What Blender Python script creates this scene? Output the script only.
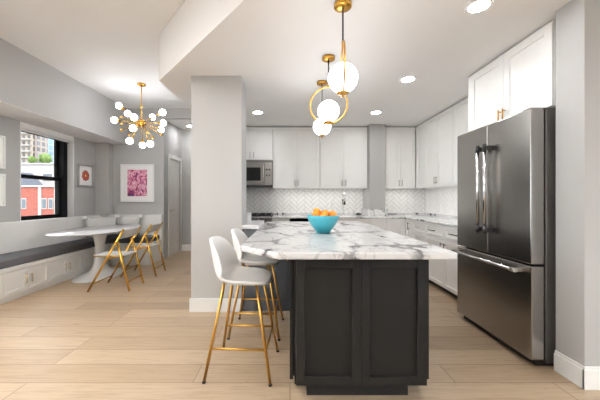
import bpy, bmesh, math, random
from mathutils import Vector, Matrix, Euler
for _o in list(bpy.data.objects):
    bpy.data.objects.remove(_o)
S = bpy.context.scene
COL = S.collection
PI = math.pi

# ------------------------------------------------------------------ camera, sky, sun, exposure
cam_d = bpy.data.cameras.new('camera')
cam_d.sensor_width = 36.0
cam_d.lens = 18.0
cam_d.shift_x = 10 / 600
cam_d.shift_y = -0.5 / 600
cam_d.clip_start = 0.05
cam_d.clip_end = 1000
cam = bpy.data.objects.new('camera', cam_d)
COL.objects.link(cam)
cam.location = (0, 0, 1.22)
cam.rotation_euler = (PI / 2, 0, 0)
S.camera = cam

world = bpy.data.worlds.new('sky')
S.world = world
world.use_nodes = True
wn = world.node_tree.nodes
bg = wn['Background']
wtc = wn.new('ShaderNodeTexCoord')
wsep = wn.new('ShaderNodeSeparateXYZ')
wrp = wn.new('ShaderNodeValToRGB')
wrp.color_ramp.elements[0].position = 0.40
wrp.color_ramp.elements[0].color = (0.22, 0.22, 0.22, 1)      # hazy ground far below
wrp.color_ramp.elements[1].position = 0.485
wrp.color_ramp.elements[1].color = (0.90, 0.955, 1.0, 1)      # bright overcast sky
world.node_tree.links.new(wtc.outputs['Generated'], wsep.inputs[0])
wmap = wn.new('ShaderNodeMapRange')
wmap.inputs['From Min'].default_value = -1.0
wmap.inputs['From Max'].default_value = 1.0
world.node_tree.links.new(wsep.outputs['Z'], wmap.inputs['Value'])
world.node_tree.links.new(wmap.outputs[0], wrp.inputs['Fac'])
world.node_tree.links.new(wrp.outputs['Color'], bg.inputs['Color'])
bg.inputs['Strength'].default_value = 4.5

sun_d = bpy.data.lights.new('sun', 'SUN')
sun_d.energy = 0.7
sun_d.angle = math.radians(1.0)
sun_d.color = (1.0, 0.95, 0.87)
sun = bpy.data.objects.new('sun', sun_d)
COL.objects.link(sun)
sun.location = (20, -20, 30)
sun.rotation_euler = Vector((-0.55, 0.5, -0.75)).to_track_quat('-Z', 'Y').to_euler()

# added fill light behind the camera, aimed up to bounce off the ceiling
up_d = bpy.data.lights.new('bounce_fill', 'AREA')
up_d.shape = 'DISK'
up_d.size = 0.8
up_d.energy = 70.0
up_d.spread = math.radians(110)
up_d.color = (0.98, 0.99, 1.0)
up_l = bpy.data.objects.new('bounce_fill', up_d)
COL.objects.link(up_l)
up_l.location = (-0.6, -1.4, 1.9)
up_l.rotation_euler = (PI, 0, 0)
# second added fill, unseen, at the near end of the dining side
up_m = bpy.data.objects.new('bounce_fill', up_d.copy())
up_m.data.energy = 460.0
COL.objects.link(up_m)
up_m.location = (-2.4, 1.2, 1.9)
up_m.data.spread = math.radians(85)
up_m.rotation_euler = (PI, 0, 0)

GLOBE_E = 7.0
S.view_settings.view_transform = 'Standard'
S.view_settings.look = 'None'
S.view_settings.gamma = 1
S.view_settings.use_curve_mapping = False
S.view_settings.exposure = 0.66
S.cycles.max_bounces = 10
S.cycles.diffuse_bounces = 6
S.cycles.caustics_reflective = False
S.cycles.caustics_refractive = False
S.cycles.sample_clamp_indirect = 6.0


# ------------------------------------------------------------------ materials
def lin(c):
    def f(v):
        v /= 255.0
        return v / 12.92 if v <= 0.04045 else ((v + 0.055) / 1.055) ** 2.4
    return (f(c[0]), f(c[1]), f(c[2]), 1.0)


def mat(name, rgb, rough=0.5, metal=0.0, noise=0.0, nscale=6.0, bump=0.0, bscale=60.0, stretch=(1, 1, 1), spec=None, coat=0.0):
    """plain procedural material: base colour with a little noise in tone and an optional fine bump"""
    m = bpy.data.materials.new(name)
    m.use_nodes = True
    nt = m.node_tree
    b = nt.nodes['Principled BSDF']
    b.inputs['Roughness'].default_value = rough
    b.inputs['Metallic'].default_value = metal
    b.inputs['Base Color'].default_value = lin(rgb)
    if spec is not None:
        b.inputs['Specular IOR Level'].default_value = spec
    if coat:
        b.inputs['Coat Weight'].default_value = coat
        b.inputs['Coat Roughness'].default_value = 0.08
    if noise or bump:
        tc = nt.nodes.new('ShaderNodeTexCoord')
        mp = nt.nodes.new('ShaderNodeMapping')
        mp.inputs['Scale'].default_value = stretch
        nt.links.new(tc.outputs['Object'], mp.inputs['Vector'])
    if noise:
        n = nt.nodes.new('ShaderNodeTexNoise')
        n.inputs['Scale'].default_value = nscale
        n.inputs['Detail'].default_value = 4
        nt.links.new(mp.outputs['Vector'], n.inputs['Vector'])
        r = nt.nodes.new('ShaderNodeValToRGB')
        c = lin(rgb)
        r.color_ramp.elements[0].position = 0.3
        r.color_ramp.elements[1].position = 0.7
        r.color_ramp.elements[0].color = tuple(x * (1 - noise) for x in c[:3]) + (1,)
        r.color_ramp.elements[1].color = tuple(min(1, x * (1 + noise)) for x in c[:3]) + (1,)
        nt.links.new(n.outputs['Fac'], r.inputs['Fac'])
        nt.links.new(r.outputs['Color'], b.inputs['Base Color'])
    if bump:
        n2 = nt.nodes.new('ShaderNodeTexNoise')
        n2.inputs['Scale'].default_value = bscale
        n2.inputs['Detail'].default_value = 3
        nt.links.new(mp.outputs['Vector'], n2.inputs['Vector'])
        bp = nt.nodes.new('ShaderNodeBump')
        bp.inputs['Strength'].default_value = bump
        bp.inputs['Distance'].default_value = 0.002
        nt.links.new(n2.outputs['Fac'], bp.inputs['Height'])
        nt.links.new(bp.outputs['Normal'], b.inputs['Normal'])
    return m


def emis(name, rgb, strength):
    m = bpy.data.materials.new(name)
    m.use_nodes = True
    nt = m.node_tree
    b = nt.nodes['Principled BSDF']
    b.inputs['Base Color'].default_value = lin(rgb)
    b.inputs['Emission Color'].default_value = lin(rgb)
    b.inputs['Emission Strength'].default_value = strength
    return m


def N(nt, t, **kw):
    n = nt.nodes.new(t)
    for k, v in kw.items():
        if k in n.inputs:
            n.inputs[k].default_value = v
        else:
            setattr(n, k, v)
    return n


def ramp(nt, stops):
    r = nt.nodes.new('ShaderNodeValToRGB')
    e = r.color_ramp.elements
    while len(e) < len(stops):
        e.new(0.5)
    for i, (p, c) in enumerate(stops):
        e[i].position = p
        e[i].color = c if len(c) == 4 else tuple(c) + (1,)
    return r


def floor_mat():
    m = bpy.data.materials.new('oak_planks')
    m.use_nodes = True
    nt = m.node_tree
    L = nt.links.new
    b = nt.nodes['Principled BSDF']
    tc = N(nt, 'ShaderNodeTexCoord')
    br = N(nt, 'ShaderNodeTexBrick', Scale=1.0)
    br.offset = 0.37
    br.offset_frequency = 3
    br.inputs['Color1'].default_value = (0, 0, 0, 1)
    br.inputs['Color2'].default_value = (1, 1, 1, 1)
    br.inputs['Mortar'].default_value = (0.5, 0.5, 0.5, 1)
    br.inputs['Mortar Size'].default_value = 0.0026
    br.inputs['Mortar Smooth'].default_value = 0.2
    br.inputs['Brick Width'].default_value = 1.75
    br.inputs['Row Height'].default_value = 0.222
    L(tc.outputs['Object'], br.inputs['Vector'])
    tone = ramp(nt, [(0.0, lin((158, 136, 111))), (0.35, lin((183, 161, 135))), (0.7, lin((168, 145, 118))), (1.0, lin((190, 168, 143)))])
    L(br.outputs['Color'], tone.inputs['Fac'])
    # grain, shifted per plank
    sh = N(nt, 'ShaderNodeVectorMath', operation='MULTIPLY_ADD')
    L(br.outputs['Color'], sh.inputs[0])
    sh.inputs[1].default_value = (7.3, 3.1, 0)
    L(tc.outputs['Object'], sh.inputs[2])
    mp = N(nt, 'ShaderNodeMapping')
    mp.inputs['Scale'].default_value = (1.6, 22, 1)
    L(sh.outputs[0], mp.inputs['Vector'])
    g = N(nt, 'ShaderNodeTexNoise', Scale=2.0, Detail=8.0, Roughness=0.62, Distortion=0.6)
    L(mp.outputs['Vector'], g.inputs['Vector'])
    gr = ramp(nt, [(0.32, (0.76, 0.73, 0.70)), (0.5, (0.97, 0.965, 0.96)), (0.70, (1.06, 1.06, 1.06))])
    L(g.outputs['Fac'], gr.inputs['Fac'])
    mx = N(nt, 'ShaderNodeMixRGB', blend_type='MULTIPLY')
    mx.inputs[0].default_value = 0.85
    L(tone.outputs['Color'], mx.inputs[1])
    L(gr.outputs['Color'], mx.inputs[2])
    # knots and dark mineral flecks
    mp2 = N(nt, 'ShaderNodeMapping')
    mp2.inputs['Scale'].default_value = (2.2, 6, 1)
    L(sh.outputs[0], mp2.inputs['Vector'])
    k = N(nt, 'ShaderNodeTexNoise', Scale=2.6, Detail=9.0, Roughness=0.75)
    L(mp2.outputs['Vector'], k.inputs['Vector'])
    kr = ramp(nt, [(0.30, (0.42, 0.36, 0.30)), (0.37, (1, 1, 1))])
    L(k.outputs['Fac'], kr.inputs['Fac'])
    mx2 = N(nt, 'ShaderNodeMixRGB', blend_type='MULTIPLY')
    mx2.inputs[0].default_value = 0.8
    L(mx.outputs[0], mx2.inputs[1])
    L(kr.outputs['Color'], mx2.inputs[2])
    seam = N(nt, 'ShaderNodeMixRGB', blend_type='MIX')
    L(br.outputs['Fac'], seam.inputs[0])
    L(mx2.outputs[0], seam.inputs[1])
    seam.inputs[2].default_value = lin((112, 92, 72))
    L(seam.outputs[0], b.inputs['Base Color'])
    b.inputs['Roughness'].default_value = 0.42
    bp = N(nt, 'ShaderNodeBump', Strength=0.12, Distance=0.002)
    L(g.outputs['Fac'], bp.inputs['Height'])
    L(bp.outputs['Normal'], b.inputs['Normal'])
    return m


def marble_mat(name, base, vein, scale, amount=1.0, seed=0.0, rough=0.12):
    m = bpy.data.materials.new(name)
    m.use_nodes = True
    nt = m.node_tree
    L = nt.links.new
    b = nt.nodes['Principled BSDF']
    tc = N(nt, 'ShaderNodeTexCoord')
    mp = N(nt, 'ShaderNodeMapping')
    mp.inputs['Location'].default_value = (seed, seed * 1.7, 0)
    mp.inputs['Rotation'].default_value = (0, 0, 0.5)
    mp.inputs['Scale'].default_value = (1.0, 0.62, 1.0)
    L(tc.outputs['Object'], mp.inputs['Vector'])
    # big veins: edges of a cell pattern, bent by noise
    nd = N(nt, 'ShaderNodeTexNoise', Scale=scale * 1.3, Detail=6.0, Roughness=0.6)
    L(mp.outputs['Vector'], nd.inputs['Vector'])
    ma = N(nt, 'ShaderNodeVectorMath', operation='MULTIPLY_ADD')
    L(nd.outputs['Color'], ma.inputs[0])
    ma.inputs[1].default_value = (0.55, 0.55, 0.2)
    L(mp.outputs['Vector'], ma.inputs[2])
    vo = N(nt, 'ShaderNodeTexVoronoi', feature='DISTANCE_TO_EDGE', Scale=scale)
    L(ma.outputs[0], vo.inputs['Vector'])
    r1 = ramp(nt, [(0.0, (1, 1, 1)), (0.032, (0.9, 0.9, 0.9)), (0.062, (0.2, 0.2, 0.2)), (0.15, (0, 0, 0))])
    L(vo.outputs['Distance'], r1.inputs['Fac'])
    # mask: veins fade in and out
    n2 = N(nt, 'ShaderNodeTexNoise', Scale=scale * 0.9, Detail=3.0)
    mp2 = N(nt, 'ShaderNodeMapping')
    mp2.inputs['Location'].default_value = (4.2 + seed, 1.3, 2.0)
    L(tc.outputs['Object'], mp2.inputs['Vector'])
    L(mp2.outputs['Vector'], n2.inputs['Vector'])
    r2 = ramp(nt, [(0.44, (0.08, 0.08, 0.08)), (0.56, (1, 1, 1))])
    L(n2.outputs['Fac'], r2.inputs['Fac'])
    v1 = N(nt, 'ShaderNodeMath', operation='MULTIPLY')
    L(r1.outputs['Color'], v1.inputs[0])
    L(r2.outputs['Color'], v1.inputs[1])
    # fine veins
    n3 = N(nt, 'ShaderNodeTexNoise', Scale=scale * 1.6, Detail=6.0, Distortion=1.2)
    L(mp.outputs['Vector'], n3.inputs['Vector'])
    s3 = N(nt, 'ShaderNodeMath', operation='SUBTRACT')
    L(n3.outputs['Fac'], s3.inputs[0])
    s3.inputs[1].default_value = 0.5
    a3 = N(nt, 'ShaderNodeMath', operation='ABSOLUTE')
    L(s3.outputs[0], a3.inputs[0])
    r3 = ramp(nt, [(0.0, (0.28, 0.28, 0.28)), (0.025, (0, 0, 0))])
    L(a3.outputs[0], r3.inputs['Fac'])
    v3 = N(nt, 'ShaderNodeMath', operation='MAXIMUM')
    L(v1.outputs[0], v3.inputs[0])
    L(r3.outputs['Color'], v3.inputs[1])
    am = N(nt, 'ShaderNodeMath', operation='MULTIPLY')
    am.use_clamp = True
    L(v3.outputs[0], am.inputs[0])
    am.inputs[1].default_value = amount
    # cloudy base
    cl = ramp(nt, [(0.35, tuple(x * 0.90 for x in lin(base)[:3])), (0.6, lin(base))])
    L(n2.outputs['Fac'], cl.inputs['Fac'])
    mx = N(nt, 'ShaderNodeMixRGB')
    L(am.outputs[0], mx.inputs[0])
    L(cl.outputs['Color'], mx.inputs[1])
    mx.inputs[2].default_value = lin(vein)
    L(mx.outputs[0], b.inputs['Base Color'])
    b.inputs['Roughness'].default_value = rough
    return m


def steel_mat(name, rgb, rough=0.26):
    m = bpy.data.materials.new(name)
    m.use_nodes = True
    nt = m.node_tree
    L = nt.links.new
    b = nt.nodes['Principled BSDF']
    b.inputs['Metallic'].default_value = 1.0
    b.inputs['Base Color'].default_value = lin(rgb)
    tc = N(nt, 'ShaderNodeTexCoord')
    mp = N(nt, 'ShaderNodeMapping')
    mp.inputs['Scale'].default_value = (3, 3, 300)
    L(tc.outputs['Object'], mp.inputs['Vector'])
    n = N(nt, 'ShaderNodeTexNoise', Scale=2.0, Detail=3.0)
    L(mp.outputs['Vector'], n.inputs['Vector'])
    mr = N(nt, 'ShaderNodeMapRange')
    mr.inputs['To Min'].default_value = rough - 0.015
    mr.inputs['To Max'].default_value = rough + 0.02
    L(n.outputs['Fac'], mr.inputs['Value'])
    L(mr.outputs[0], b.inputs['Roughness'])
    return m


def facade_mat(name, wall, win, bw, rh, mortar):
    """repeating window bays: bricks are the glass, mortar the wall between"""
    m = bpy.data.materials.new(name)
    m.use_nodes = True
    nt = m.node_tree
    L = nt.links.new
    b = nt.nodes['Principled BSDF']
    tc = N(nt, 'ShaderNodeTexCoord')
    sx = N(nt, 'ShaderNodeSeparateXYZ')
    L(tc.outputs['Object'], sx.inputs[0])
    ad = N(nt, 'ShaderNodeMath', operation='ADD')
    L(sx.outputs['X'], ad.inputs[0])
    L(sx.outputs['Y'], ad.inputs[1])
    cx = N(nt, 'ShaderNodeCombineXYZ')
    L(ad.outputs[0], cx.inputs['X'])
    L(sx.outputs['Z'], cx.inputs['Y'])
    br = N(nt, 'ShaderNodeTexBrick', Scale=1.0)
    br.offset = 0.0
    br.inputs['Brick Width'].default_value = bw
    br.inputs['Row Height'].default_value = rh
    br.inputs['Mortar Size'].default_value = mortar
    br.inputs['Mortar Smooth'].default_value = 0.05
    br.inputs['Color1'].default_value = lin(win)
    br.inputs['Color2'].default_value = lin(tuple(min(255, c + 35) for c in win))
    br.inputs['Mortar'].default_value = lin(wall)
    L(cx.outputs[0], br.inputs['Vector'])
    L(br.outputs['Color'], b.inputs['Base Color'])
    b.inputs['Roughness'].default_value = 0.6
    return m


def brick_mat(name, c1, c2, mortar):
    m = bpy.data.materials.new(name)
    m.use_nodes = True
    nt = m.node_tree
    L = nt.links.new
    b = nt.nodes['Principled BSDF']
    tc = N(nt, 'ShaderNodeTexCoord')
    sx = N(nt, 'ShaderNodeSeparateXYZ')
    L(tc.outputs['Object'], sx.inputs[0])
    ad = N(nt, 'ShaderNodeMath', operation='ADD')
    L(sx.outputs['X'], ad.inputs[0])
    L(sx.outputs['Y'], ad.inputs[1])
    cx = N(nt, 'ShaderNodeCombineXYZ')
    L(ad.outputs[0], cx.inputs['X'])
    L(sx.outputs['Z'], cx.inputs['Y'])
    br = N(nt, 'ShaderNodeTexBrick', Scale=1.0)
    br.inputs['Brick Width'].default_value = 0.5
    br.inputs['Row Height'].default_value = 0.18
    br.inputs['Mortar Size'].default_value = 0.02
    br.inputs['Color1'].default_value = lin(c1)
    br.inputs['Color2'].default_value = lin(c2)
    br.inputs['Mortar'].default_value = lin(mortar)
    L(cx.outputs[0], br.inputs['Vector'])
    L(br.outputs['Color'], b.inputs['Base Color'])
    b.inputs['Roughness'].default_value = 0.85
    return m


def print_mat(name, stops, scale, detail=3.0, stretch=(1, 1, 1), voro=True):
    m = bpy.data.materials.new(name)
    m.use_nodes = True
    nt = m.node_tree
    L = nt.links.new
    b = nt.nodes['Principled BSDF']
    tc = N(nt, 'ShaderNodeTexCoord')
    mp = N(nt, 'ShaderNodeMapping')
    mp.inputs['Scale'].default_value = stretch
    L(tc.outputs['Object'], mp.inputs['Vector'])
    n = N(nt, 'ShaderNodeTexNoise', Scale=scale, Detail=detail, Roughness=0.7, Distortion=1.0)
    L(mp.outputs['Vector'], n.inputs['Vector'])
    r = ramp(nt, stops)
    L(n.outputs['Fac'], r.inputs['Fac'])
    L(r.outputs['Color'], b.inputs['Base Color'])
    b.inputs['Roughness'].default_value = 0.6
    return m


M = {}
M['wall'] = mat('grey_wall_paint', (179, 178, 176), 0.85, noise=0.015, nscale=2, bump=0.05, bscale=140)
M['ceil'] = mat('white_ceiling_paint', (238, 237, 235), 0.9, noise=0.01, nscale=2)
M['trim'] = mat('white_trim_paint', (240, 240, 238), 0.45, noise=0.01)
M['cab'] = mat('white_cabinet_paint', (242, 241, 238), 0.35, noise=0.01)
M['cab_in'] = mat('cabinet_reveal', (120, 117, 112), 0.6, noise=0.02)
M['toe'] = mat('toe_kick_dark', (24, 23, 22), 0.7, noise=0.05)
M['floor'] = floor_mat()
M['island'] = mat('charcoal_cabinet_paint', (22, 22, 21), 0.55, spec=0.25, noise=0.05, nscale=9)
M['penin'] = mat('slate_cabinet_paint', (58, 61, 65), 0.5, noise=0.04, nscale=9)
M['marble'] = marble_mat('white_marble_dark_veins', (222, 221, 221), (50, 48, 53), 2.5, 1.15, 3.1, 0.2)
M['marble2'] = marble_mat('white_marble_black_edge', (234, 233, 231), (40, 38, 40), 3.4, 1.0, 9.0)
M['table'] = marble_mat('pale_table_stone', (242, 242, 243), (205, 206, 210), 2.0, 0.6, 1.0, 0.15)
M['tulip'] = mat('white_lacquer', (240, 240, 240), 0.25, noise=0.01)
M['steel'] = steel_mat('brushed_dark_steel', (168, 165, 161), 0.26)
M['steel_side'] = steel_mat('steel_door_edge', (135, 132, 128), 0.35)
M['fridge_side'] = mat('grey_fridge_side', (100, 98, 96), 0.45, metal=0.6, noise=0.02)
M['chrome'] = mat('chrome', (215, 215, 215), 0.2, metal=1.0, noise=0.01)
M['nickel'] = mat('brushed_nickel', (190, 186, 178), 0.3, metal=1.0, noise=0.02)
M['gold'] = mat('brushed_brass', (212, 160, 72), 0.28, metal=1.0, noise=0.04, nscale=20)
M['brass_pale'] = mat('pale_brass', (206, 184, 140), 0.32, metal=1.0, noise=0.03)
M['gold_leg'] = mat('gold_leg_metal', (196, 150, 76), 0.3, metal=1.0, noise=0.05, nscale=20)
M['gold_bright'] = mat('polished_gold', (222, 174, 76), 0.2, metal=1.0, noise=0.03)
M['black'] = mat('black_satin', (18, 18, 19), 0.4, noise=0.05)
M['blackglass'] = mat('black_glass', (14, 14, 15), 0.08, noise=0.03)
M['rubber'] = mat('black_rubber', (25, 24, 24), 0.8, noise=0.05)
M['stool'] = mat('white_vinyl', (238, 237, 235), 0.38, noise=0.015, bump=0.08, bscale=200)
M['cushion'] = mat('charcoal_fabric', (82, 81, 84), 0.95, noise=0.08, nscale=30, bump=0.4, bscale=300)
M['pillow'] = mat('light_grey_linen', (214, 213, 211), 0.95, noise=0.05, nscale=22, bump=0.5, bscale=240)
M['acrylic'] = mat('pale_grey_panel', (212, 212, 212), 0.3, noise=0.03)
M['bowl'] = mat('turquoise_glaze', (72, 172, 188), 0.3, noise=0.05, nscale=10, coat=0.3)
M['orange'] = mat('orange_peel', (246, 146, 20), 0.45, noise=0.08, nscale=20, bump=0.4, bscale=180)
M['stem'] = mat('dried_stem_green', (96, 110, 50), 0.8, noise=0.1)
M['tile'] = mat('white_glazed_tile', (244, 243, 241), 0.18, noise=0.015, nscale=8)
M['grout'] = mat('grey_grout', (188, 186, 183), 0.9, noise=0.04)
M['globe'] = emis('lit_opal_glass', (250, 251, 255), GLOBE_E)
M['globe2'] = emis('lit_chandelier_glass', (250, 251, 255), GLOBE_E * 2.0)
M['lens'] = emis('lit_downlight_lens', (250, 251, 253), 105.0)
M['shade'] = mat('white_blind_fabric', (244, 242, 238), 0.8, noise=0.01)
M['winblack'] = mat('black_window_frame', (12, 12, 13), 0.75, spec=0.15, noise=0.04)
M['matboard'] = mat('white_mat_board', (246, 245, 243), 0.8, noise=0.01)
M['silver'] = mat('silver_frame', (176, 174, 171), 0.35, metal=0.7, noise=0.03)
M['whiteframe'] = mat('white_frame', (238, 237, 235), 0.5, noise=0.01)
M['door'] = mat('white_door_paint', (232, 229, 225), 0.45, noise=0.01)
M['outlet'] = mat('outlet_plastic', (240, 239, 236), 0.4, noise=0.01)
M['brickred'] = brick_mat('red_brick', (116, 50, 39), (132, 62, 48), (126, 88, 76))
M['beige_fac'] = facade_mat('apartment_bays', (128, 117, 103), (52, 50, 49), 2.6, 3.0, 0.62)
M['brown_fac'] = facade_mat('brown_bays', (112, 102, 93), (62, 60, 62), 3.0, 3.0, 0.5)
M['glass_fac'] = facade_mat('blue_curtain_wall', (180, 188, 194), (112, 142, 160), 3.2, 3.6, 0.25)
M['whitewall'] = mat('white_render', (140, 137, 133), 0.85, noise=0.03)
M['slate'] = mat('grey_slate_roof', (62, 65, 73), 0.8, noise=0.08)
M['extglass'] = mat('dark_building_glass', (58, 66, 74), 0.15, noise=0.05)
M['leaf'] = mat('green_leaves', (78, 98, 42), 0.8, noise=0.25, nscale=3)
M['bark'] = mat('brown_bark', (92, 72, 54), 0.9, noise=0.2)
M['asphalt'] = mat('grey_asphalt', (120, 120, 122), 0.9, noise=0.08)
M['glass'] = None
g = bpy.data.materials.new('window_glass')
g.use_nodes = True
gb = g.node_tree.nodes['Principled BSDF']
gb.inputs['Base Color'].default_value = (1, 1, 1, 1)
gb.inputs['Roughness'].default_value = 0.0
gb.inputs['Transmission Weight'].default_value = 1.0
gb.inputs['IOR'].default_value = 1.02
M['glass'] = g
M['pinkart'] = print_mat('pink_print', [(0.36, lin((70, 30, 96))), (0.43, lin((150, 24, 70))), (0.48, lin((222, 130, 170))), (0.52, lin((244, 226, 234))), (0.56, lin((190, 50, 104))), (0.64, lin((104, 22, 48)))], 7.5, 4.0)


def ring_art():
    m = bpy.data.materials.new('ring_print')
    m.use_nodes = True
    nt = m.node_tree
    L = nt.links.new
    b = nt.nodes['Principled BSDF']
    tc = N(nt, 'ShaderNodeTexCoord')
    sep = N(nt, 'ShaderNodeSeparateXYZ')
    L(tc.outputs['Object'], sep.inputs[0])
    cmb = N(nt, 'ShaderNodeCombineXYZ')
    L(sep.outputs['Y'], cmb.inputs['X'])
    L(sep.outputs['Z'], cmb.inputs['Y'])
    ln = N(nt, 'ShaderNodeVectorMath', operation='LENGTH')
    L(cmb.outputs[0], ln.inputs[0])
    n = N(nt, 'ShaderNodeTexNoise', Scale=22.0, Detail=4.0)
    L(tc.outputs['Object'], n.inputs['Vector'])
    nm = N(nt, 'ShaderNodeMath', operation='MULTIPLY_ADD')
    L(n.outputs['Fac'], nm.inputs[0])
    nm.inputs[1].default_value = 0.05
    L(ln.outputs['Value'], nm.inputs[2])
    r = ramp(nt, [(0.0, lin((240, 220, 170))), (0.045, lin((236, 200, 120))), (0.052, lin((150, 60, 40))), (0.09, lin((196, 90, 60))), (0.12, lin((120, 44, 50))), (0.128, lin((246, 244, 242)))])
    r.color_ramp.interpolation = 'LINEAR'
    L(nm.outputs[0], r.inputs['Fac'])
    L(r.outputs['Color'], b.inputs['Base Color'])
    b.inputs['Roughness'].default_value = 0.6
    return m


M['ringart'] = ring_art()


# ------------------------------------------------------------------ mesh helpers
class MB:
    """collects shapes; build() links them as ONE mesh object. org is subtracted from every vertex."""

    def __init__(self, org=(0, 0, 0)):
        self.bm = bmesh.new()
        self.org = Vector(org)

    def box(self, x0, x1, y0, y1, z0, z1, bev=0.0, seg=1):
        t = bmesh.new()
        bmesh.ops.create_cube(t, size=1)
        for v in t.verts:
            v.co = Vector(((x0 + x1) / 2 + v.co.x * (x1 - x0), (y0 + y1) / 2 + v.co.y * (y1 - y0), (z0 + z1) / 2 + v.co.z * (z1 - z0)))
        if bev:
            bmesh.ops.bevel(t, geom=list(t.edges), offset=bev, segments=seg, affect='EDGES', profile=0.5)
        self.merge(t)
        return self

    def prism(self, poly, z0, z1, bev=0.0, seg=2):
        t = bmesh.new()
        vs = [t.verts.new((x, y, z0)) for x, y in poly]
        f = t.faces.new(vs)
        r = bmesh.ops.extrude_face_region(t, geom=[f])
        for e in r['geom']:
            if isinstance(e, bmesh.types.BMVert):
                e.co.z = z1
        bmesh.ops.recalc_face_normals(t, faces=t.faces)
        if bev:
            bmesh.ops.bevel(t, geom=list(t.edges), offset=bev, segments=seg, affect='EDGES', profile=0.5)
        self.merge(t)
        return self

    def merge(self, t, mtx=None):
        if mtx is not None:
            bmesh.ops.transform(t, matrix=mtx, verts=t.verts)
        off = {}
        for v in t.verts:
            off[v] = self.bm.verts.new(v.co - self.org)
        for f in t.faces:
            try:
                nf = self.bm.faces.new([off[v] for v in f.verts])
                nf.smooth = f.smooth
            except ValueError:
                pass
        t.free()
        return self

    def tube(self, pts, r, n=10, closed=False, r2=None):
        pts = [Vector(p) for p in pts]
        m = len(pts)
        t = bmesh.new()
        rings = []
        up = None
        for i in range(m):
            if closed:
                d = (pts[(i + 1) % m] - pts[i - 1]).normalized()
            else:
                d = (pts[min(i + 1, m - 1)] - pts[max(i - 1, 0)]).normalized()
            if up is None:
                up = Vector((0, 0, 1)) if abs(d.z) < 0.9 else Vector((1, 0, 0))
            a = d.cross(up)
            if a.length < 1e-6:
                a = d.orthogonal()
            a.normalize()
            b = a.cross(d).normalized()
            up = b
            rr = r if r2 is None else r + (r2 - r) * i / max(1, m - 1)
            rings.append([t.verts.new(pts[i] + (a * math.cos(2 * PI * k / n) + b * math.sin(2 * PI * k / n)) * rr) for k in range(n)])
        for i in range(m if closed else m - 1):
            A, B = rings[i], rings[(i + 1) % m]
            for k in range(n):
                f = t.faces.new((A[k], A[(k + 1) % n], B[(k + 1) % n], B[k]))
                f.smooth = True
        if not closed:
            t.faces.new(list(reversed(rings[0])))
            t.faces.new(rings[-1])
        bmesh.ops.recalc_face_normals(t, faces=t.faces)
        return self.merge(t)

    def lathe(self, prof, c=(0, 0, 0), n=32, sx=1.0, sy=1.0, caps=True):
        """prof: (r, z) from bottom to top about the vertical axis through c"""
        t = bmesh.new()
        rings = []
        for r, z in prof:
            if r < 1e-6:
                rings.append([t.verts.new((c[0], c[1], c[2] + z))])
            else:
                rings.append([t.verts.new((c[0] + r * sx * math.cos(2 * PI * k / n), c[1] + r * sy * math.sin(2 * PI * k / n), c[2] + z)) for k in range(n)])
        for A, B in zip(rings, rings[1:]):
            for k in range(n):
                k2 = (k + 1) % n
                if len(A) == 1 and len(B) == 1:
                    continue
                if len(A) == 1:
                    f = t.faces.new((A[0], B[k2], B[k]))
                elif len(B) == 1:
                    f = t.faces.new((A[k], A[k2], B[0]))
                else:
                    f = t.faces.new((A[k], A[k2], B[k2], B[k]))
                f.smooth = True
        for R in (rings[0], rings[-1]):
            if len(R) > 1 and caps:
                t.faces.new(R)
        bmesh.ops.recalc_face_normals(t, faces=t.faces)
        return self.merge(t)

    def ball(self, c, r, seg=20, rings=12, s=(1, 1, 1)):
        t = bmesh.new()
        bmesh.ops.create_uvsphere(t, u_segments=seg, v_segments=rings, radius=r)
        for v in t.verts:
            v.co = Vector((c[0] + v.co.x * s[0], c[1] + v.co.y * s[1], c[2] + v.co.z * s[2]))
        for f in t.faces:
            f.smooth = True
        return self.merge(t)

    def build(self, name, m, parent=None):
        me = bpy.data.meshes.new(name)
        self.bm.normal_update()
        self.bm.to_mesh(me)
        self.bm.free()
        me.materials.append(m)
        o = bpy.data.objects.new(name, me)
        COL.objects.link(o)
        if parent is not None:
            o.parent = parent
        else:
            o.location = self.org
        return o


def tag(o, label, cat, group=None, kind=None):
    if label:
        o['label'] = label
    if cat:
        o['category'] = cat
    if group:
        o['group'] = group
    if kind:
        o['kind'] = kind
    return o


def thing(name, label, cat, loc=(0, 0, 0), rz=0.0, group=None):
    o = bpy.data.objects.new(name, None)
    o.empty_display_size = 0.05
    COL.objects.link(o)
    o.location = loc
    o.rotation_euler = (0, 0, rz)
    return tag(o, label, cat, group)


def struct(name, mb, m, parent=None, label=None):
    o = mb.build(name, m, parent)
    if parent is None:
        o['kind'] = 'structure'
        if label:
            o['label'] = label
    return o


def copy_thing(root, loc, rz, label, group=None):
    r = root.copy()
    COL.objects.link(r)
    r.location = loc
    r.rotation_euler = (0, 0, rz)
    r['label'] = label
    if group:
        r['group'] = group

    def rec(src, dst):
        for ch in [c for c in bpy.data.objects if c.parent == src]:
            k = ch.copy()
            COL.objects.link(k)
            k.parent = dst
            rec(ch, k)
    rec(root, r)
    return r



# ------------------------------------------------------------------ the setting
ZC = 3.085     # dining ceiling
ZK = 2.565     # dropped kitchen ceiling
YB = 5.85      # kitchen back wall
XR = 2.64      # kitchen right wall
YP = 6.15      # wall with the pink print
XL = -3.9      # window wall

struct('floor', MB().box(-4.3, 4.7, -4.0, 7.3, -0.12, 0.0), M['floor'])
struct('ceiling', MB().box(-4.3, 4.7, -4.0, 7.3, ZC, ZC + 0.15), M['ceil'])
struct('ceiling_kitchen', MB().prism([(-1.485, 6.10), (-1.485, 3.40), (-0.314, 2.03), (1.60, -0.21), (4.7, -0.21), (4.7, 6.10)], ZK, ZC - 0.001), M['ceil'])
struct('ceiling_hall', MB().box(-2.58, -1.2, 6.23, 7.2, 2.87, ZC - 0.001), M['ceil'])

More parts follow.
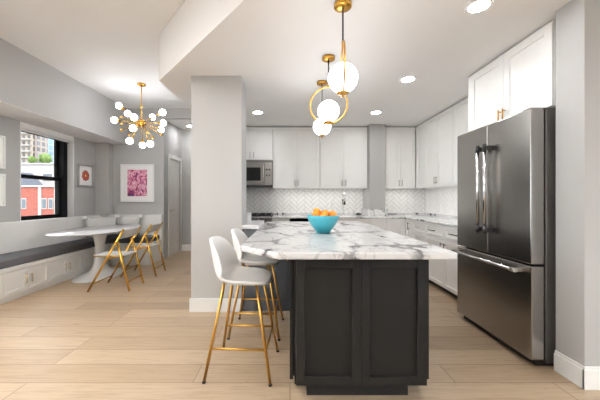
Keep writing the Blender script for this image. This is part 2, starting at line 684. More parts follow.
# window wall with its opening
WY0, WY1, WZ0, WZ1 = 4.335, 5.417, 0.905, 2.356
lw = MB()
lw.box(-4.2, XL, 2.9, WY0, 0, 2.356)
lw.box(-4.2, XL, -4.0, 2.9, 0, 0.905)        # two unseen openings added nearer the camera to let in daylight
for a_, b_ in ((-4.0, -3.4), (-0.6, 0.0)):
    lw.box(-4.2, XL, a_, b_, 0.905, 2.356)
lw.box(-4.2, XL, WY1, 6.3, 0, 2.356)
lw.box(-4.2, XL, WY0, WY1, 0, WZ0)
struct('wall_left', lw, M['wall'])
struct('bulkhead_left', MB().box(-4.2, -3.34, -4.0, 6.3, 2.357, ZC - 0.001), M['wall'])
struct('trim_soffit', MB().box(-4.19, -3.341, -4.0, 6.14, 2.352, 2.3565), M['ceil'])
struct('wall_back_dining', MB().box(XL, -2.585, YP, 6.3, 0, ZC), M['wall'])
struct('wall_corner_chase', MB().box(XL, -3.63, 6.0, YP, 0.9, 2.356), M['wall'])
struct('wall_header', MB().box(-2.585, -1.2, YP, 6.23, 2.885, ZC), M['wall'])
# hall beyond the opening
DY0, DY1, DZ = 6.43, 7.06, 2.11
hw = MB()
hw.box(-2.72, -2.585, 6.3, DY0, 0, ZC)
hw.box(-2.72, -2.585, DY1, 7.15, 0, ZC)
hw.box(-2.72, -2.585, DY0, DY1, DZ, ZC)
struct('wall_hall_left', hw, M['wall'])
struct('wall_hall_back', MB().box(-2.72, -0.9, 7.15, 7.28, 0, ZC), M['wall'])
struct('baseboard_hall', MB().box(-2.585, -1.1, 7.134, 7.15, 0, 0.15, 0.004), M['trim'])
struct('wall_kitchen_left', MB().box(-1.2, -1.085, 4.0, 7.15, 0, ZC), M['wall'])
# hall door
d1 = MB()
d1.box(-2.64, -2.60, DY0 + 0.004, DY1 - 0.004, 0.012, DZ - 0.004)
for z0, z1 in ((0.22, 0.86), (1.02, 1.98)):
    for yy in (DY0 + 0.10, DY1 - 0.11):
        d1.box(-2.601, -2.592, yy, yy + 0.012, z0, z1, 0.002)
    for zz in (z0, z1 - 0.012):
        d1.box(-2.601, -2.592, DY0 + 0.10, DY1 - 0.098, zz, zz + 0.012, 0.002)
door = struct('door_1', d1, M['door'])
cs = MB()
cs.box(-2.60, -2.568, DY0 - 0.075, DY0, 0, DZ + 0.08, 0.004)
cs.box(-2.60, -2.568, DY1, DY1 + 0.075, 0, DZ + 0.08, 0.004)
cs.box(-2.60, -2.568, DY0, DY1, DZ, DZ + 0.08, 0.004)
struct('door_casing', cs, M['door'], door)
for zz in (0.28, 1.05, 1.82):
    struct('hinge', MB().tube([(-2.585, DY1 - 0.012, zz - 0.05), (-2.585, DY1 - 0.012, zz + 0.05)], 0.011, 8), M['nickel'], door)
hd = MB()
hd.tube([(-2.60, DY0 + 0.06, 0.98), (-2.55, DY0 + 0.06, 0.98)], 0.012, 10)
hd.tube([(-2.55, DY0 + 0.05, 0.98), (-2.55, DY0 + 0.17, 0.98)], 0.010, 10)
hd.tube([(-2.60, DY0 + 0.06, 0.98), (-2.592, DY0 + 0.06, 0.98)], 0.028, 14)
struct('door_handle', hd, M['nickel'], door)

# column between the dining side and the kitchen
struct('wall_column', MB().box(-1.076, -0.527, 3.262, 3.62, 0, ZK + 0.005), M['wall'])
struct('baseboard_column', MB().box(-1.09, -0.527, 3.245, 3.262, 0, 0.148, 0.004), M['trim'])
# kitchen shell
struct('wall_kitchen_back', MB().box(-1.2, 2.8, YB, YB + 0.13, 0, ZK + 0.02), M['wall'])
struct('wall_right', MB().box(XR, XR + 0.13, 2.146, YB, 0, ZK + 0.02), M['wall'])
struct('wall_pier', MB().box(1.90, 4.6, 1.935, 2.145, 0, ZC), M['wall'])
struct('wall_rear', MB().box(-4.2, 4.6, -4.0, -3.85, 0, ZC), M['wall'])
lr = MB()                      # unseen right wall, tall openings added to light the bench
lr.box(4.6, 4.72, 1.5, 2.145, 0, ZC)
lr.box(4.6, 4.72, -4.0, -3.6, 0, ZC)
lr.box(4.6, 4.72, -1.15, -0.95, 0, ZC)
lr.box(4.6, 4.72, -3.6, 1.5, 0, 0.25)
lr.box(4.6, 4.72, -3.6, 1.5, 2.53, ZC)
struct('wall_living_right', lr, M['wall'])
bp = MB()
bp.box(1.884, 1.90, 1.92, 2.145, 0, 0.125, 0.002)
bp.box(1.890, 1.90, 1.926, 2.145, 0.125, 0.145, 0.002)
bp.box(1.884, 4.6, 1.919, 1.935, 0, 0.125, 0.002)
bp.box(1.890, 4.6, 1.925, 1.935, 0.125, 0.145, 0.002)
struct('baseboard_pier', bp, M['trim'])
# pilaster between the two banks of wall cabinets
struct('wall_pilaster', MB().box(1.425, 1.70, 5.36, YB, 0.0, ZK + 0.005), M['wall'])


def herringbone(x0, x1, z0, z1, L=0.20, W=0.0667, gap=0.006, th=0.006):
    """clipped herringbone field in local x/z, front towards -y"""
    t = bmesh.new()
    rot = Matrix.Rotation(math.radians(45), 2)
    cx, cz = (x0 + x1) / 2, (z0 + z1) / 2
    R = math.hypot(x1 - x0, z1 - z0) / 2 + L

    def tile(ax, az, w, h):
        c = Vector((ax + w / 2, az + h / 2))
        c = rot @ c
        if abs(c.x) > (x1 - x0) / 2 + L or abs(c.y) > (z1 - z0) / 2 + L:
            return
        co = []
        for sx, sz in ((-1, -1), (1, -1), (1, 1), (-1, 1)):
            p = rot @ Vector((ax + w / 2 + sx * (w - gap) / 2, az + h / 2 + sz * (h - gap) / 2))
            co.append((p.x + cx, p.y + cz))
        f = [t.verts.new((a, -th, b)) for a, b in co]
        bk = [t.verts.new((a, 0, b)) for a, b in co]
        t.faces.new(f)
        for i in range(4):
            j = (i + 1) % 4
            t.faces.new((f[j], f[i], bk[i], bk[j]))
    n = int(R / W) + 4
    # classic herringbone lattice: steps (W,W) along the zigzag, (L,-L) across
    for i in range(-n, n + 1):
        for j in range(-n, n + 1):
            ox = i * W + j * L
            oz = i * W - j * L
            if math.hypot(ox, oz) > R + 2 * L:
                continue
            tile(ox, oz, L, W)
            tile(ox + 0.0, oz + W, W, L)
    for co, no in (((x0, 0, 0), (-1, 0, 0)), ((x1, 0, 0), (1, 0, 0)), ((0, 0, z0), (0, 0, -1)), ((0, 0, z1), (0, 0, 1))):
        bmesh.ops.bisect_plane(t, geom=list(t.verts) + list(t.edges) + list(t.faces), plane_co=co, plane_no=no, clear_outer=True)
    bmesh.ops.recalc_face_normals(t, faces=t.faces)
    return t


def splash(name, u0, u1, z0, z1, mtx):
    g_ = MB()
    t = bmesh.new()
    bmesh.ops.create_cube(t, size=1)
    for v in t.verts:
        v.co = Vector(((u0 + u1) / 2 + v.co.x * (u1 - u0), -0.002 + v.co.y * 0.004, (z0 + z1) / 2 + v.co.z * (z1 - z0)))
    g_.merge(t, mtx)
    b_ = struct(name, g_, M['grout'])
    h_ = MB()
    h_.merge(herringbone(u0, u1, z0, z1), mtx @ Matrix.Translation((0, -0.003, 0)))
    struct('herringbone_tile', h_, M['tile'], b_)
    return b_


BACKM = Matrix.Translation((0, YB, 0))
splash('backsplash_back', -1.085, 1.425, 0.96, 1.47, BACKM)
splash('backsplash_corner', 1.70, XR - 0.006, 0.96, 1.44, BACKM)
# local x runs towards the camera on the right wall
RIGHTM = Matrix.Translation((XR, YB, 0)) @ Matrix.Rotation(-PI / 2, 4, 'Z')
splash('backsplash_right', 0.012, YB - 3.29, 0.96, 1.44, RIGHTM)

# window
wf = MB()
FX0, FX1 = -4.17, -4.03
wf.box(FX0, FX1, WY0, WY0 + 0.045, WZ0, WZ1)
wf.box(FX0, FX1 + 0.02, WY1 - 0.10, WY1, WZ0, WZ1)
wf.box(FX0, FX1, WY0, WY1, WZ1 - 0.06, WZ1)
wf.box(FX0, FX1, WY0, WY1, WZ0, WZ0 + 0.03)
win = struct('window_1', wf, M['winblack'])
sa = MB()
sa.box(-4.10, -4.06, WY0 + 0.04, WY1 - 0.10, 1.545, 1.605)
sa.box(-4.10, -4.06, WY0 + 0.04, WY0 + 0.085, WZ0 + 0.03, 1.605)
sa.box(-4.10, -4.06, WY1 - 0.15, WY1 - 0.10, WZ0 + 0.03, 1.605)
sa.box(-4.10, -4.06, WY0 + 0.04, WY1 - 0.10, WZ0 + 0.03, WZ0 + 0.06)
struct('lower_sash', sa, M['winblack'], win)
sb = MB()
sb.box(-4.15, -4.11, WY0 + 0.04, WY1 - 0.10, 1.56, 1.60)
sb.box(-4.15, -4.11, WY0 + 0.04, WY0 + 0.08, 1.6, WZ1 - 0.06)
sb.box(-4.15, -4.11, WY1 - 0.145, WY1 - 0.10, 1.6, WZ1 - 0.06)
struct('upper_sash', sb, M['winblack'], win)
gl = MB()
gl.box(-4.082, -4.078, WY0 + 0.05, WY1 - 0.12, WZ0 + 0.05, 1.56)
struct('lower_pane', gl, M['glass'], win)
gl = MB()
gl.box(-4.132, -4.128, WY0 + 0.05, WY1 - 0.12, 1.59, WZ1 - 0.05)
struct('upper_pane', gl, M['glass'], win)
tr = MB()
tr.box(-4.03, XL + 0.001, WY1 - 0.012, WY1, WZ0, WZ1)
tr.box(-4.03, XL + 0.001, WY0, WY0 + 0.012, WZ0, WZ1)
struct('trim_window_jamb', tr, M['trim'])
rs = thing('roller_shade', 'white roller blind cassette rolled up at the top of the window', 'blind', (-3.96, (WY0 + WY1) / 2, 2.24))
yy0, yy1 = WY0 + 0.015, WY1 - 0.015
MB(rs.location).box(-4.02, -3.895, yy0, yy1, 2.262, 2.350, 0.008).build('cassette', M['shade'], rs)
MB(rs.location).box(-3.975, -3.972, yy0 + 0.02, yy1 - 0.02, 2.235, 2.265).build('fabric', M['shade'], rs)
MB(rs.location).tube([(-3.973, yy0 + 0.02, 2.232), (-3.973, yy1 - 0.02, 2.232)], 0.008, 8).build('bottom_bar', M['rubber'], rs)


# ------------------------------------------------------------------ outside the window
struct('ground', MB().box(-320, -12, 10, 330, -20.5, -20), M['asphalt'])


def px(x, Y):
    return (x - 290) / 300 * Y


bk = thing('brick_building', 'red brick building with grey mansard roof seen low in the window', 'building', (px(38, 46), 48, -20))
MB(bk.location).box(px(-120, 45), px(64, 45), 45, 55, -20, 3.1).build('wall', M['brickred'], bk)
MB(bk.location).box(px(-120, 45) - 0.1, px(64, 45) + 0.1, 44.8, 55, 3.1, 3.35).build('cornice', M['whitewall'], bk)
rt = MB(bk.location)
rt.prism([(px(-120, 45), 46), (px(64, 45), 46), (px(64, 45), 55), (px(-120, 45), 55)], 3.35, 3.42)
t = bmesh.new()
xa, xb = px(-120, 45), -40.3
v = [t.verts.new(p) for p in ((xa, 45.2, 3.4), (xb, 45.2, 3.4), (xb - 0.9, 46.4, 5.4), (xa, 46.4, 5.4), (xa, 49.2, 3.4), (xb, 49.2, 3.4), (xb - 0.9, 48, 5.4), (xa, 48, 5.4))]
for q in ((0, 1, 2, 3), (5, 4, 7, 6), (3, 2, 6, 7), (1, 5, 6, 2), (4, 0, 3, 7)):
    t.faces.new([v[i] for i in q])
bmesh.ops.recalc_face_normals(t, faces=t.faces)
rt.merge(t)
rt.build('mansard_roof', M['slate'], bk)
for xx in (24, 44.5, 51):
    for zz in (0.55, -2.4):
        w_ = MB(bk.location)
        w_.box(px(xx, 45) - 0.38, px(xx, 45) + 0.38, 44.93, 45.05, zz - 0.75, zz + 0.85)
        f_ = w_.build('window', M['whitewall'], bk)
        p_ = MB(bk.location)
        p_.box(px(xx, 45) - 0.28, px(xx, 45) + 0.28, 44.90, 44.95, zz - 0.62, zz + 0.72)
        p_.build('pane', M['extglass'], f_)
pl_ = MB(bk.location)
pl_.box(px(38.5, 45), px(41.5, 45), 44.9, 45.05, -20, 3.1)
pl_.box(px(54.5, 45), px(57, 45), 44.9, 45.05, -20, 3.1)
pl_.build('pale_pier', M['whitewall'], bk)

wb = thing('white_building', 'white rendered building with roof garden behind the red brick one', 'building', (px(45, 62), 64, -20))
MB(wb.location).box(px(-100, 60), px(66, 60), 60, 72, -20, 8.2).build('wall', M['whitewall'], wb)
MB(wb.location).box(px(-100, 60) - 0.1, px(66, 60) + 0.1, 59.8, 72, 8.2, 8.5).build('parapet', M['whitewall'], wb)
for i, xx in enumerate((44.5, 47.5, 50.5)):
    w_ = MB(wb.location).box(px(xx, 60) - 0.25, px(xx, 60) + 0.25, 59.93, 60.05, 5.0, 6.3).build('window', M['extglass'], wb)

tw = thing('apartment_tower', 'tall beige apartment tower with banded balconies left in the window', 'tower', (px(30, 150), 156, -20))
MB(tw.location).box(px(-60, 150), -128.4, 150, 157, -20, 62).build('wall', M['beige_fac'], tw)
MB(tw.location).box(-128.4, -126.6, 150.6, 157, -20, 62).build('side_wing', M['brown_fac'], tw)
for k in range(9):
    MB(tw.location).box(px(-60, 150), -129.4, 148.8, 150, 16.0 + 3 * k, 16.5 + 3 * k).build('balcony_slab', M['whitewall'], tw)
gt = thing('glass_tower', 'pale blue glass tower at the right side of the window view', 'tower', (px(54, 180), 186, -20))
MB(gt.location).box(px(47, 180), px(70, 180), 180, 200, -20, 43).build('curtain_wall', M['glass_fac'], gt)
MB(gt.location).box(px(46.6, 180), px(70, 180), 179.5, 200, 43, 44.2).build('roof_edge', M['whitewall'], gt)
random.seed(4)
for (cx_, cy_, r_, lb) in ((33, 63, 0.8, 'darker small tree on white rooftop, nearer the beige tower'), (45, 65, 1.2, 'yellow green bushy tree on white rooftop outside the window')):
    tr_ = thing('rooftop_tree', lb, 'tree', (px(cx_, cy_), cy_, 8.5))
    MB().tube([(0, 0, 0), (0.05, 0, 1.2)], 0.08, 7, r2=0.05).build('trunk', M['bark'], tr_)
    cm = MB()
    for q in range(16):
        a = random.uniform(0, 2 * PI)
        rr = random.uniform(0, r_ * 0.75)
        t = bmesh.new()
        bmesh.ops.create_icosphere(t, subdivisions=2, radius=random.uniform(0.35, 0.6) * r_)
        for vv in t.verts:
            vv.co *= random.uniform(0.82, 1.15)
            vv.co += Vector((rr * math.cos(a), rr * math.sin(a), 1.25 * r_ + random.uniform(-0.3, 0.6) * r_))
        cm.merge(t)
    cm.build('crown', M['leaf'], tr_)


# ------------------------------------------------------------------ cabinets
def shaker(w, h, t=0.02, rail=0.058, rec=0.012):
    """shaker front: x 0..w, z 0..h, face at y=-t"""
    b = bmesh.new()

    def bx(x0, x1, y0, y1, z0, z1, bev=0.0012):
        q = bmesh.new()
        bmesh.ops.create_cube(q, size=1)
        for vv in q.verts:
            vv.co = Vector(((x0 + x1) / 2 + vv.co.x * (x1 - x0), (y0 + y1) / 2 + vv.co.y * (y1 - y0), (z0 + z1) / 2 + vv.co.z * (z1 - z0)))
        if bev:
            bmesh.ops.bevel(q, geom=list(q.edges), offset=bev, segments=1, affect='EDGES')
        mm = {}
        for vv in q.verts:
            mm[vv] = b.verts.new(vv.co)
        for f in q.faces:
            b.faces.new([mm[vv] for vv in f.verts])
        q.free()
    r = min(rail, w * 0.3, h * 0.3)
    bx(0, r, -t, 0, 0, h)
    bx(w - r, w, -t, 0, 0, h)
    bx(r, w - r, -t, 0, 0, r)
    bx(r, w - r, -t, 0, h - r, h)
    bx(r, w - r, -t + rec, -0.001, r, h - r, 0)
    return b


def pull(kind, x, z, length, y=-0.02):
    b = MB()
    h = length / 2
    if kind == 'v':
        a, c = (x, y - 0.028, z - h), (x, y - 0.028, z + h)
        posts = [(x, z - h * 0.72), (x, z + h * 0.72)]
    else:
        a, c = (x - h, y - 0.028, z), (x + h, y - 0.028, z)
        posts = [(x - h * 0.72, z), (x + h * 0.72, z)]
    b.tube([a, c], 0.006, 8)
    for px_, pz_ in posts:
        b.tube([(px_, y, pz_), (px_, y - 0.028, pz_)], 0.005, 8)
    return b


def cabinet(label, cat, loc, rz, W, H, D, fronts, m=None, hm=None, toe=0.0, name='wall_cabinet', group=None, toe_rec=0.06, rail=0.058):
    """loc = front lower left corner of the carcass; fronts = (kind, u0, w0, u1, w1, pull)"""
    m = m or M['cab']
    hm = hm or M['nickel']
    c = thing(name, label, cat, loc, rz, group)
    MB().box(0, W, 0, D, toe, H).build('body', m, c)
    if toe:
        MB().box(0.005, W - 0.005, toe_rec, D, 0, toe).build('toe_kick', M['toe'], c)
    for (kind, u0, w0, u1, w1, p) in fronts:
        gp = 0.002
        f = MB()
        f.merge(shaker(u1 - u0 - 2 * gp, w1 - w0 - 2 * gp, rail=rail), Matrix.Translation((u0 + gp, 0, w0 + gp)))
        fo = f.build(kind, m, c)
        if p:
            pull(*p).build('handle', hm, fo)
    return c


ZU = 1.425          # underside of the wall cabinets
HU = 2.548 - ZU
YU = 5.52           # carcass front of the back wall cabinets
DU = YB - YU - 0.008
up = 0.0
# back wall
zc = 1.945
cabinet('short white wall cabinet directly above the microwave', 'cabinet', (-1.075, YU, zc), 0, 0.757, 2.548 - zc, DU,
        [('door', 0, 0, 0.378, 2.548 - zc, ('v', 0.345, 0.09, 0.11)), ('door', 0.378, 0, 0.757, 2.548 - zc, ('v', 0.412, 0.09, 0.11))])
cabinet('tall white two door wall cabinet immediately right of the microwave', 'cabinet', (-0.314, YU, ZU), 0, 0.861, HU, DU,
        [('door', 0, 0, 0.43, HU, ('v', 0.40, 0.1, 0.11)), ('door', 0.43, 0, 0.861, HU, ('v', 0.462, 0.1, 0.11))])
cabinet('white two door wall cabinet above the faucet, left of grey pilaster', 'cabinet', (0.551, YU, ZU), 0, 0.868, HU, DU,
        [('door', 0, 0, 0.434, HU, ('v', 0.403, 0.1, 0.11)), ('door', 0.434, 0, 0.868, HU, ('v', 0.466, 0.1, 0.11))])
cabinet('narrow white two door wall cabinet right of grey pilaster, in the corner', 'cabinet', (1.745, YU, ZU), 0, 0.555, HU, DU,
        [('door', 0, 0, 0.277, HU, ('v', 0.25, 0.1, 0.11)), ('door', 0.277, 0, 0.555, HU, ('v', 0.304, 0.1, 0.11))])
MB().box(1.702, 1.743, YU, YB - 0.008, ZU, 2.548)
# right wall: local x runs towards the camera
XU = 2.33
DUR = XR - XU - 0.008
RZ = -PI / 2
c = cabinet('white two door wall cabinet on right wall, next to the corner', 'cabinet', (XU, 5.50, ZU), RZ, 1.225, HU, DUR,
            [('filler_panel', 0.0, 0, 0.37, HU, None), ('door', 0.37, 0, 0.775, HU, ('v', 0.745, 0.1, 0.11)), ('door', 0.775, 0, 1.225, HU, ('v', 0.806, 0.1, 0.11))])
cabinet('white two door wall cabinet on right wall, beside the refrigerator surround', 'cabinet', (XU, 4.27, ZU), RZ, 0.98, HU, DUR,
        [('door', 0, 0, 0.49, HU, ('v', 0.458, 0.1, 0.11)), ('door', 0.49, 0, 0.98, HU, ('v', 0.522, 0.1, 0.11))])
# above the refrigerator
zf = 1.917
HF = 2.552 - zf
c = cabinet('deep white two door cabinet above the steel refrigerator', 'cabinet', (1.968, 3.25, zf), RZ, 1.02, HF, XR - 1.968 - 0.006,
            [('door', 0.0, 0, 0.51, HF, ('v', 0.482, 0.065, 0.12)), ('door', 0.51, 0, 1.02, HF, ('v', 0.538, 0.065, 0.12))], hm=M['gold'], rail=0.07)
tag(MB((1.95, 3.26, 0)).box(1.95, XR - 0.004, 3.252, 3.285, 0, 2.552, 0.002).build('end_panel', M['cab']),
    'tall white side panel between the refrigerator and the right wall cabinets', 'panel')
tag(MB((1.95, 2.16, 0)).box(1.95, XR - 0.004, 2.148, 2.166, 0.0, 2.552, 0.002).build('end_panel', M['cab']),
    'slim white side panel between the refrigerator and the grey pier', 'panel')

# fill lights added under the wall cabinets to brighten the backsplash
def under_cabinet_fill(x, y, w, d, p):
    l_ = bpy.data.lights.new('under_cabinet_fill', 'AREA')
    l_.shape = 'RECTANGLE'
    l_.size, l_.size_y = w, d
    l_.energy = p
    l_.color = (1.0, 0.99, 0.97)
    q_ = bpy.data.objects.new('under_cabinet_fill', l_)
    COL.objects.link(q_)
    q_.location = (x, y, ZU - 0.006)


under_cabinet_fill(0.55, 5.58, 1.6, 0.04, 1.7)
under_cabinet_fill(2.10, 5.62, 0.6, 0.04, 0.5)
under_cabinet_fill(2.40, 4.35, 0.04, 1.8, 1.2)

# base run, back wall (carcass front at 5.17)
YBF = 5.17
HB = 0.893
cabinet('white sink base cabinet under the faucet, right of the dishwasher', 'cabinet', (0.60, YBF, 0), 0, 0.82, HB, 0.6,
        [('door', 0, 0.1, 0.41, HB - 0.004, ('v', 0.375, 0.75, 0.12)), ('door', 0.41, 0.1, 0.82, HB - 0.004, ('v', 0.445, 0.75, 0.12))], toe=0.1, name='base_cabinet')
cabinet('white single door base cabinet below the pilaster marble upstand', 'cabinet', (1.424, YBF, 0), 0, 0.235, HB, 0.18,
        [('door', 0, 0.1, 0.235, HB - 0.004, None)], toe=0.1, name='base_cabinet')
cabinet('white single door base cabinet in the far right corner', 'cabinet', (1.662, YBF, 0), 0, 0.336, HB, 0.18,
        [('door', 0, 0.1, 0.314, HB - 0.004, None)], toe=0.1, name='base_cabinet')
cabinet('narrow white base cabinet between range and dishwasher', 'cabinet', (-0.305, YBF, 0), 0, 0.30, HB, 0.6,
        [('door', 0, 0.1, 0.30, HB - 0.004, ('v', 0.26, 0.75, 0.12))], toe=0.1, name='base_cabinet')
# right wall base run (front X 2.0)
XB = 2.0
DB = XR - XB - 0.008
cabinet('narrow white single door base cabinet in corner, vertical black pull', 'cabinet', (XB, 5.145, 0), RZ, 0.275, HB, DB,
        [('door', 0.0, 0.08, 0.275, HB - 0.004, ('v', 0.16, 0.78, 0.13))], toe=0.08, name='base_cabinet', hm=M['black'])
cabinet('white base cabinet with a stack of narrow drawers', 'cabinet', (XB, 4.868, 0), RZ, 0.49, HB, DB,
        [('drawer', 0, 0.70, 0.49, HB - 0.004, ('h', 0.245, 0.795, 0.16)), ('drawer', 0, 0.40, 0.49, 0.70, ('h', 0.245, 0.64, 0.16)),
         ('drawer', 0, 0.08, 0.49, 0.40, ('h', 0.245, 0.34, 0.16))], toe=0.08, name='base_cabinet', rail=0.04)
cabinet('wide white base cabinet next to refrigerator, drawer above two doors', 'cabinet', (XB, 4.376, 0), RZ, 1.085, HB, DB,
        [('drawer', 0, 0.70, 0.52, HB - 0.004, ('h', 0.22, 0.795, 0.18)), ('drawer', 0.52, 0.70, 1.085, HB - 0.004, ('h', 0.78, 0.795, 0.18)),
         ('door', 0, 0.08, 0.52, 0.70, ('v', 0.475, 0.585, 0.15)), ('door', 0.52, 0.08, 1.085, 0.70, ('v', 0.565, 0.585, 0.15))],
        toe=0.08, name='base_cabinet', hm=M['black'], rail=0.05)

# L shaped worktop with its upstands
wt = thing('kitchen_worktop', 'white marble worktop with black veined edge along back and right walls', 'worktop', (1.9, 5.3, 0.895))
MB(wt.location).prism([(-0.31, YB - 0.002), (-0.31, 5.13), (1.96, 5.13), (1.96, 3.29), (XR - 0.002, 3.29), (XR - 0.002, YB - 0.002), (1.702, YB - 0.002), (1.702, 5.358), (1.423, 5.358), (1.423, YB - 0.002)],
                      0.895, 0.922, 0.004, 2).build('slab', M['marble2'], wt)
us = MB(wt.location)
us.box(-0.31, 1.40, YB - 0.024, YB - 0.004, 0.922, 0.962, 0.002)
us.box(1.725, XR - 0.025, YB - 0.024, YB - 0.004, 0.922, 0.962, 0.002)
us.box(XR - 0.024, XR - 0.004, 3.29, YB - 0.025, 0.922, 0.962, 0.002)
us.build('upstand', M['marble'], wt)
us = MB(wt.location)
us.box(1.385, 1.74, 5.335, 5.357, 0.922, 1.045, 0.002)
us.box(1.385, 1.422, 5.357, YB - 0.03, 0.922, 1.045, 0.002)
us.box(1.703, 1.74, 5.357, YB - 0.03, 0.922, 1.045, 0.002)
us.build('pilaster_upstand', M['marble2'], wt)

# dishwasher
dw = thing('dishwasher', 'steel dishwasher with black control strip under worktop behind the bowl', 'dishwasher', (0.295, 5.17, 0))
MB(dw.location).box(0.0, 0.596, 5.17, 5.75, 0.1, 0.89).build('body', M['fridge_side'], dw)
MB(dw.location).box(0.002, 0.594, 5.145, 5.17, 0.12, 0.84, 0.003).build('door', M['steel'], dw)
MB(dw.location).box(0.002, 0.594, 5.122, 5.17, 0.842, 0.892, 0.003).build('control_strip', M['blackglass'], dw)
MB(dw.location).box(0.01, 0.59, 5.22, 5.75, 0, 0.1).build('toe_kick', M['toe'], dw)

# range
rg = thing('range_cooker', 'stainless steel gas range with black grates below the microwave', 'cooker', (-0.69, 5.15, 0))
ro = rg.location
MB(ro).box(-1.07, -0.315, 5.17, YB - 0.03, 0.05, 0.925).build('body', M['steel'], rg)
MB(ro).box(-1.068, -0.317, 5.13, 5.168, 0.16, 0.76, 0.004).build('oven_door', M['steel'], rg)
MB(ro).tube([(-1.02, 5.09, 0.71), (-0.365, 5.09, 0.71)], 0.012, 10).build('oven_handle', M['chrome'], rg)
MB(ro).box(-1.068, -0.317, 5.11, 5.168, 0.79, 0.925, 0.01).build('control_panel', M['steel'], rg)
for k in range(5):
    xk = -1.0 + k * 0.155
    MB(ro).tube([(xk, 5.11, 0.86), (xk, 5.075, 0.86)], 0.022, 14).build('knob', M['nickel'], rg)
for k in range(3):
    x0 = -1.06 + k * 0.248
    q = MB(ro)
    for yy in (5.20, 5.46, 5.74):
        q.box(x0, x0 + 0.24, yy - 0.008, yy + 0.008, 0.935, 0.965)
    for xx in (x0 + 0.006, x0 + 0.12, x0 + 0.234):
        q.box(xx - 0.007, xx + 0.007, 5.19, 5.75, 0.935, 0.965)
    for xx in (x0 + 0.006, x0 + 0.234):
        for yy in (5.2, 5.74):
            q.box(xx - 0.007, xx + 0.007, yy - 0.007, yy + 0.007, 0.925, 0.94)
    q.build('burner_grate', M['black'], rg)
MB(ro).box(-1.05, -0.335, 5.25, 5.7, 0.0, 0.05).build('toe_kick', M['toe'], rg)

# microwave
mw = thing('microwave', 'stainless steel over-range microwave under the short wall cabinet', 'microwave', (-0.695, 5.45, 1.45))
mo = mw.location
MB(mo).box(-1.073, -0.318, 5.46, YB - 0.01, 1.45, 1.942).build('body', M['fridge_side'], mw)
MB(mo).box(-1.072, -0.46, 5.425, 5.459, 1.475, 1.895, 0.004).build('door', M['steel'], mw)
MB(mo).box(-1.01, -0.53, 5.421, 5.427, 1.56, 1.80, 0.002).build('door_window', M['blackglass'], mw)
MB(mo).box(-1.072, -0.32, 5.43, 5.459, 1.897, 1.94, 0.002).build('vent_grille', M['steel_side'], mw)
h_ = MB(mo).tube([(-0.475, 5.385, 1.52), (-0.475, 5.385, 1.86)], 0.011, 10)
for zz in (1.55, 1.83):
    h_.tube([(-0.475, 5.43, zz), (-0.475, 5.385, zz)], 0.008, 8)
h_.build('door_handle', M['chrome'], mw)
cp = MB(mo).box(-0.458, -0.32, 5.428, 5.459, 1.475, 1.895, 0.003).build('control_panel', M['steel'], mw)
for i in range(2):
    for j in range(2):
        MB(mo).tube([(-0.42 + i * 0.05, 5.428, 1.66 + j * 0.1), (-0.42 + i * 0.05, 5.420, 1.66 + j * 0.1)], 0.013, 10).build('button', M['black'], cp)
MB(mo).box(-1.072, -0.32, 5.43, 5.459, 1.45, 1.473, 0.002).build('bottom_edge', M['black'], mw)

# faucets at the sink
fa = thing('kitchen_faucet', 'tall chrome pull-down faucet with black spring behind the bowl', 'faucet', (1.0, 5.66, 0.922))
q = MB().lathe([(0.03, 0), (0.03, 0.012), (0.02, 0.03), (0.016, 0.05)], n=16)
q.tube([(0, 0, 0.03), (0, 0, 0.30)], 0.014, 12)
q.build('stem', M['chrome'], fa)
q = MB().tube([(0, -0.09 + 0.09 * math.cos(a), 0.33 + 0.09 * math.sin(a)) for a in [PI * k / 12 for k in range(13)]] + [(0, -0.18, 0.26)], 0.012, 10)
q.tube([(0, 0, 0.29), (0, 0, 0.335)], 0.015, 10)
q.build('spout', M['chrome'], fa)
q = MB()
q.tube([(0.017 * math.cos(k * 0.9), 0.017 * math.sin(k * 0.9), 0.20 + k * 0.0035) for k in range(28)], 0.005, 6)
q.build('spring', M['black'], fa)
MB().tube([(0, -0.18, 0.26), (0, -0.18, 0.20)], 0.017, 10).build('spray_head', M['black'], fa)
MB().tube([(0.012, 0, 0.09), (0.09, -0.01, 0.13)], 0.008, 8).build('lever', M['chrome'], fa)
fb = thing('water_tap', 'slim chrome filtered water tap left of the tall faucet', 'tap', (0.79, 5.66, 0.922))
q = MB().lathe([(0.02, 0), (0.02, 0.01), (0.010, 0.03)], n=12)
q.tube([(0, 0, 0.02), (0, 0, 0.22)] + [(0, -0.04 + 0.04 * math.cos(a), 0.22 + 0.04 * math.sin(a)) for a in [PI * k / 8 for k in range(1, 9)]], 0.008, 8)
q.build('spout', M['chrome'], fb)
MB().tube([(0, 0, 0.06), (0.045, 0, 0.075)], 0.005, 8).build('lever', M['chrome'], fb)
fc = thing('soap_dispenser', 'short chrome soap dispenser right of the tall faucet', 'dispenser', (1.19, 5.66, 0.922))
q = MB().lathe([(0.022, 0), (0.022, 0.012), (0.011, 0.02), (0.011, 0.06)], n=12)
q.build('base', M['chrome'], fc)
MB().tube([(0, 0, 0.055), (0, 0, 0.095), (0, -0.02, 0.105), (0, -0.08, 0.098)], 0.009, 8).build('spout', M['chrome'], fc)

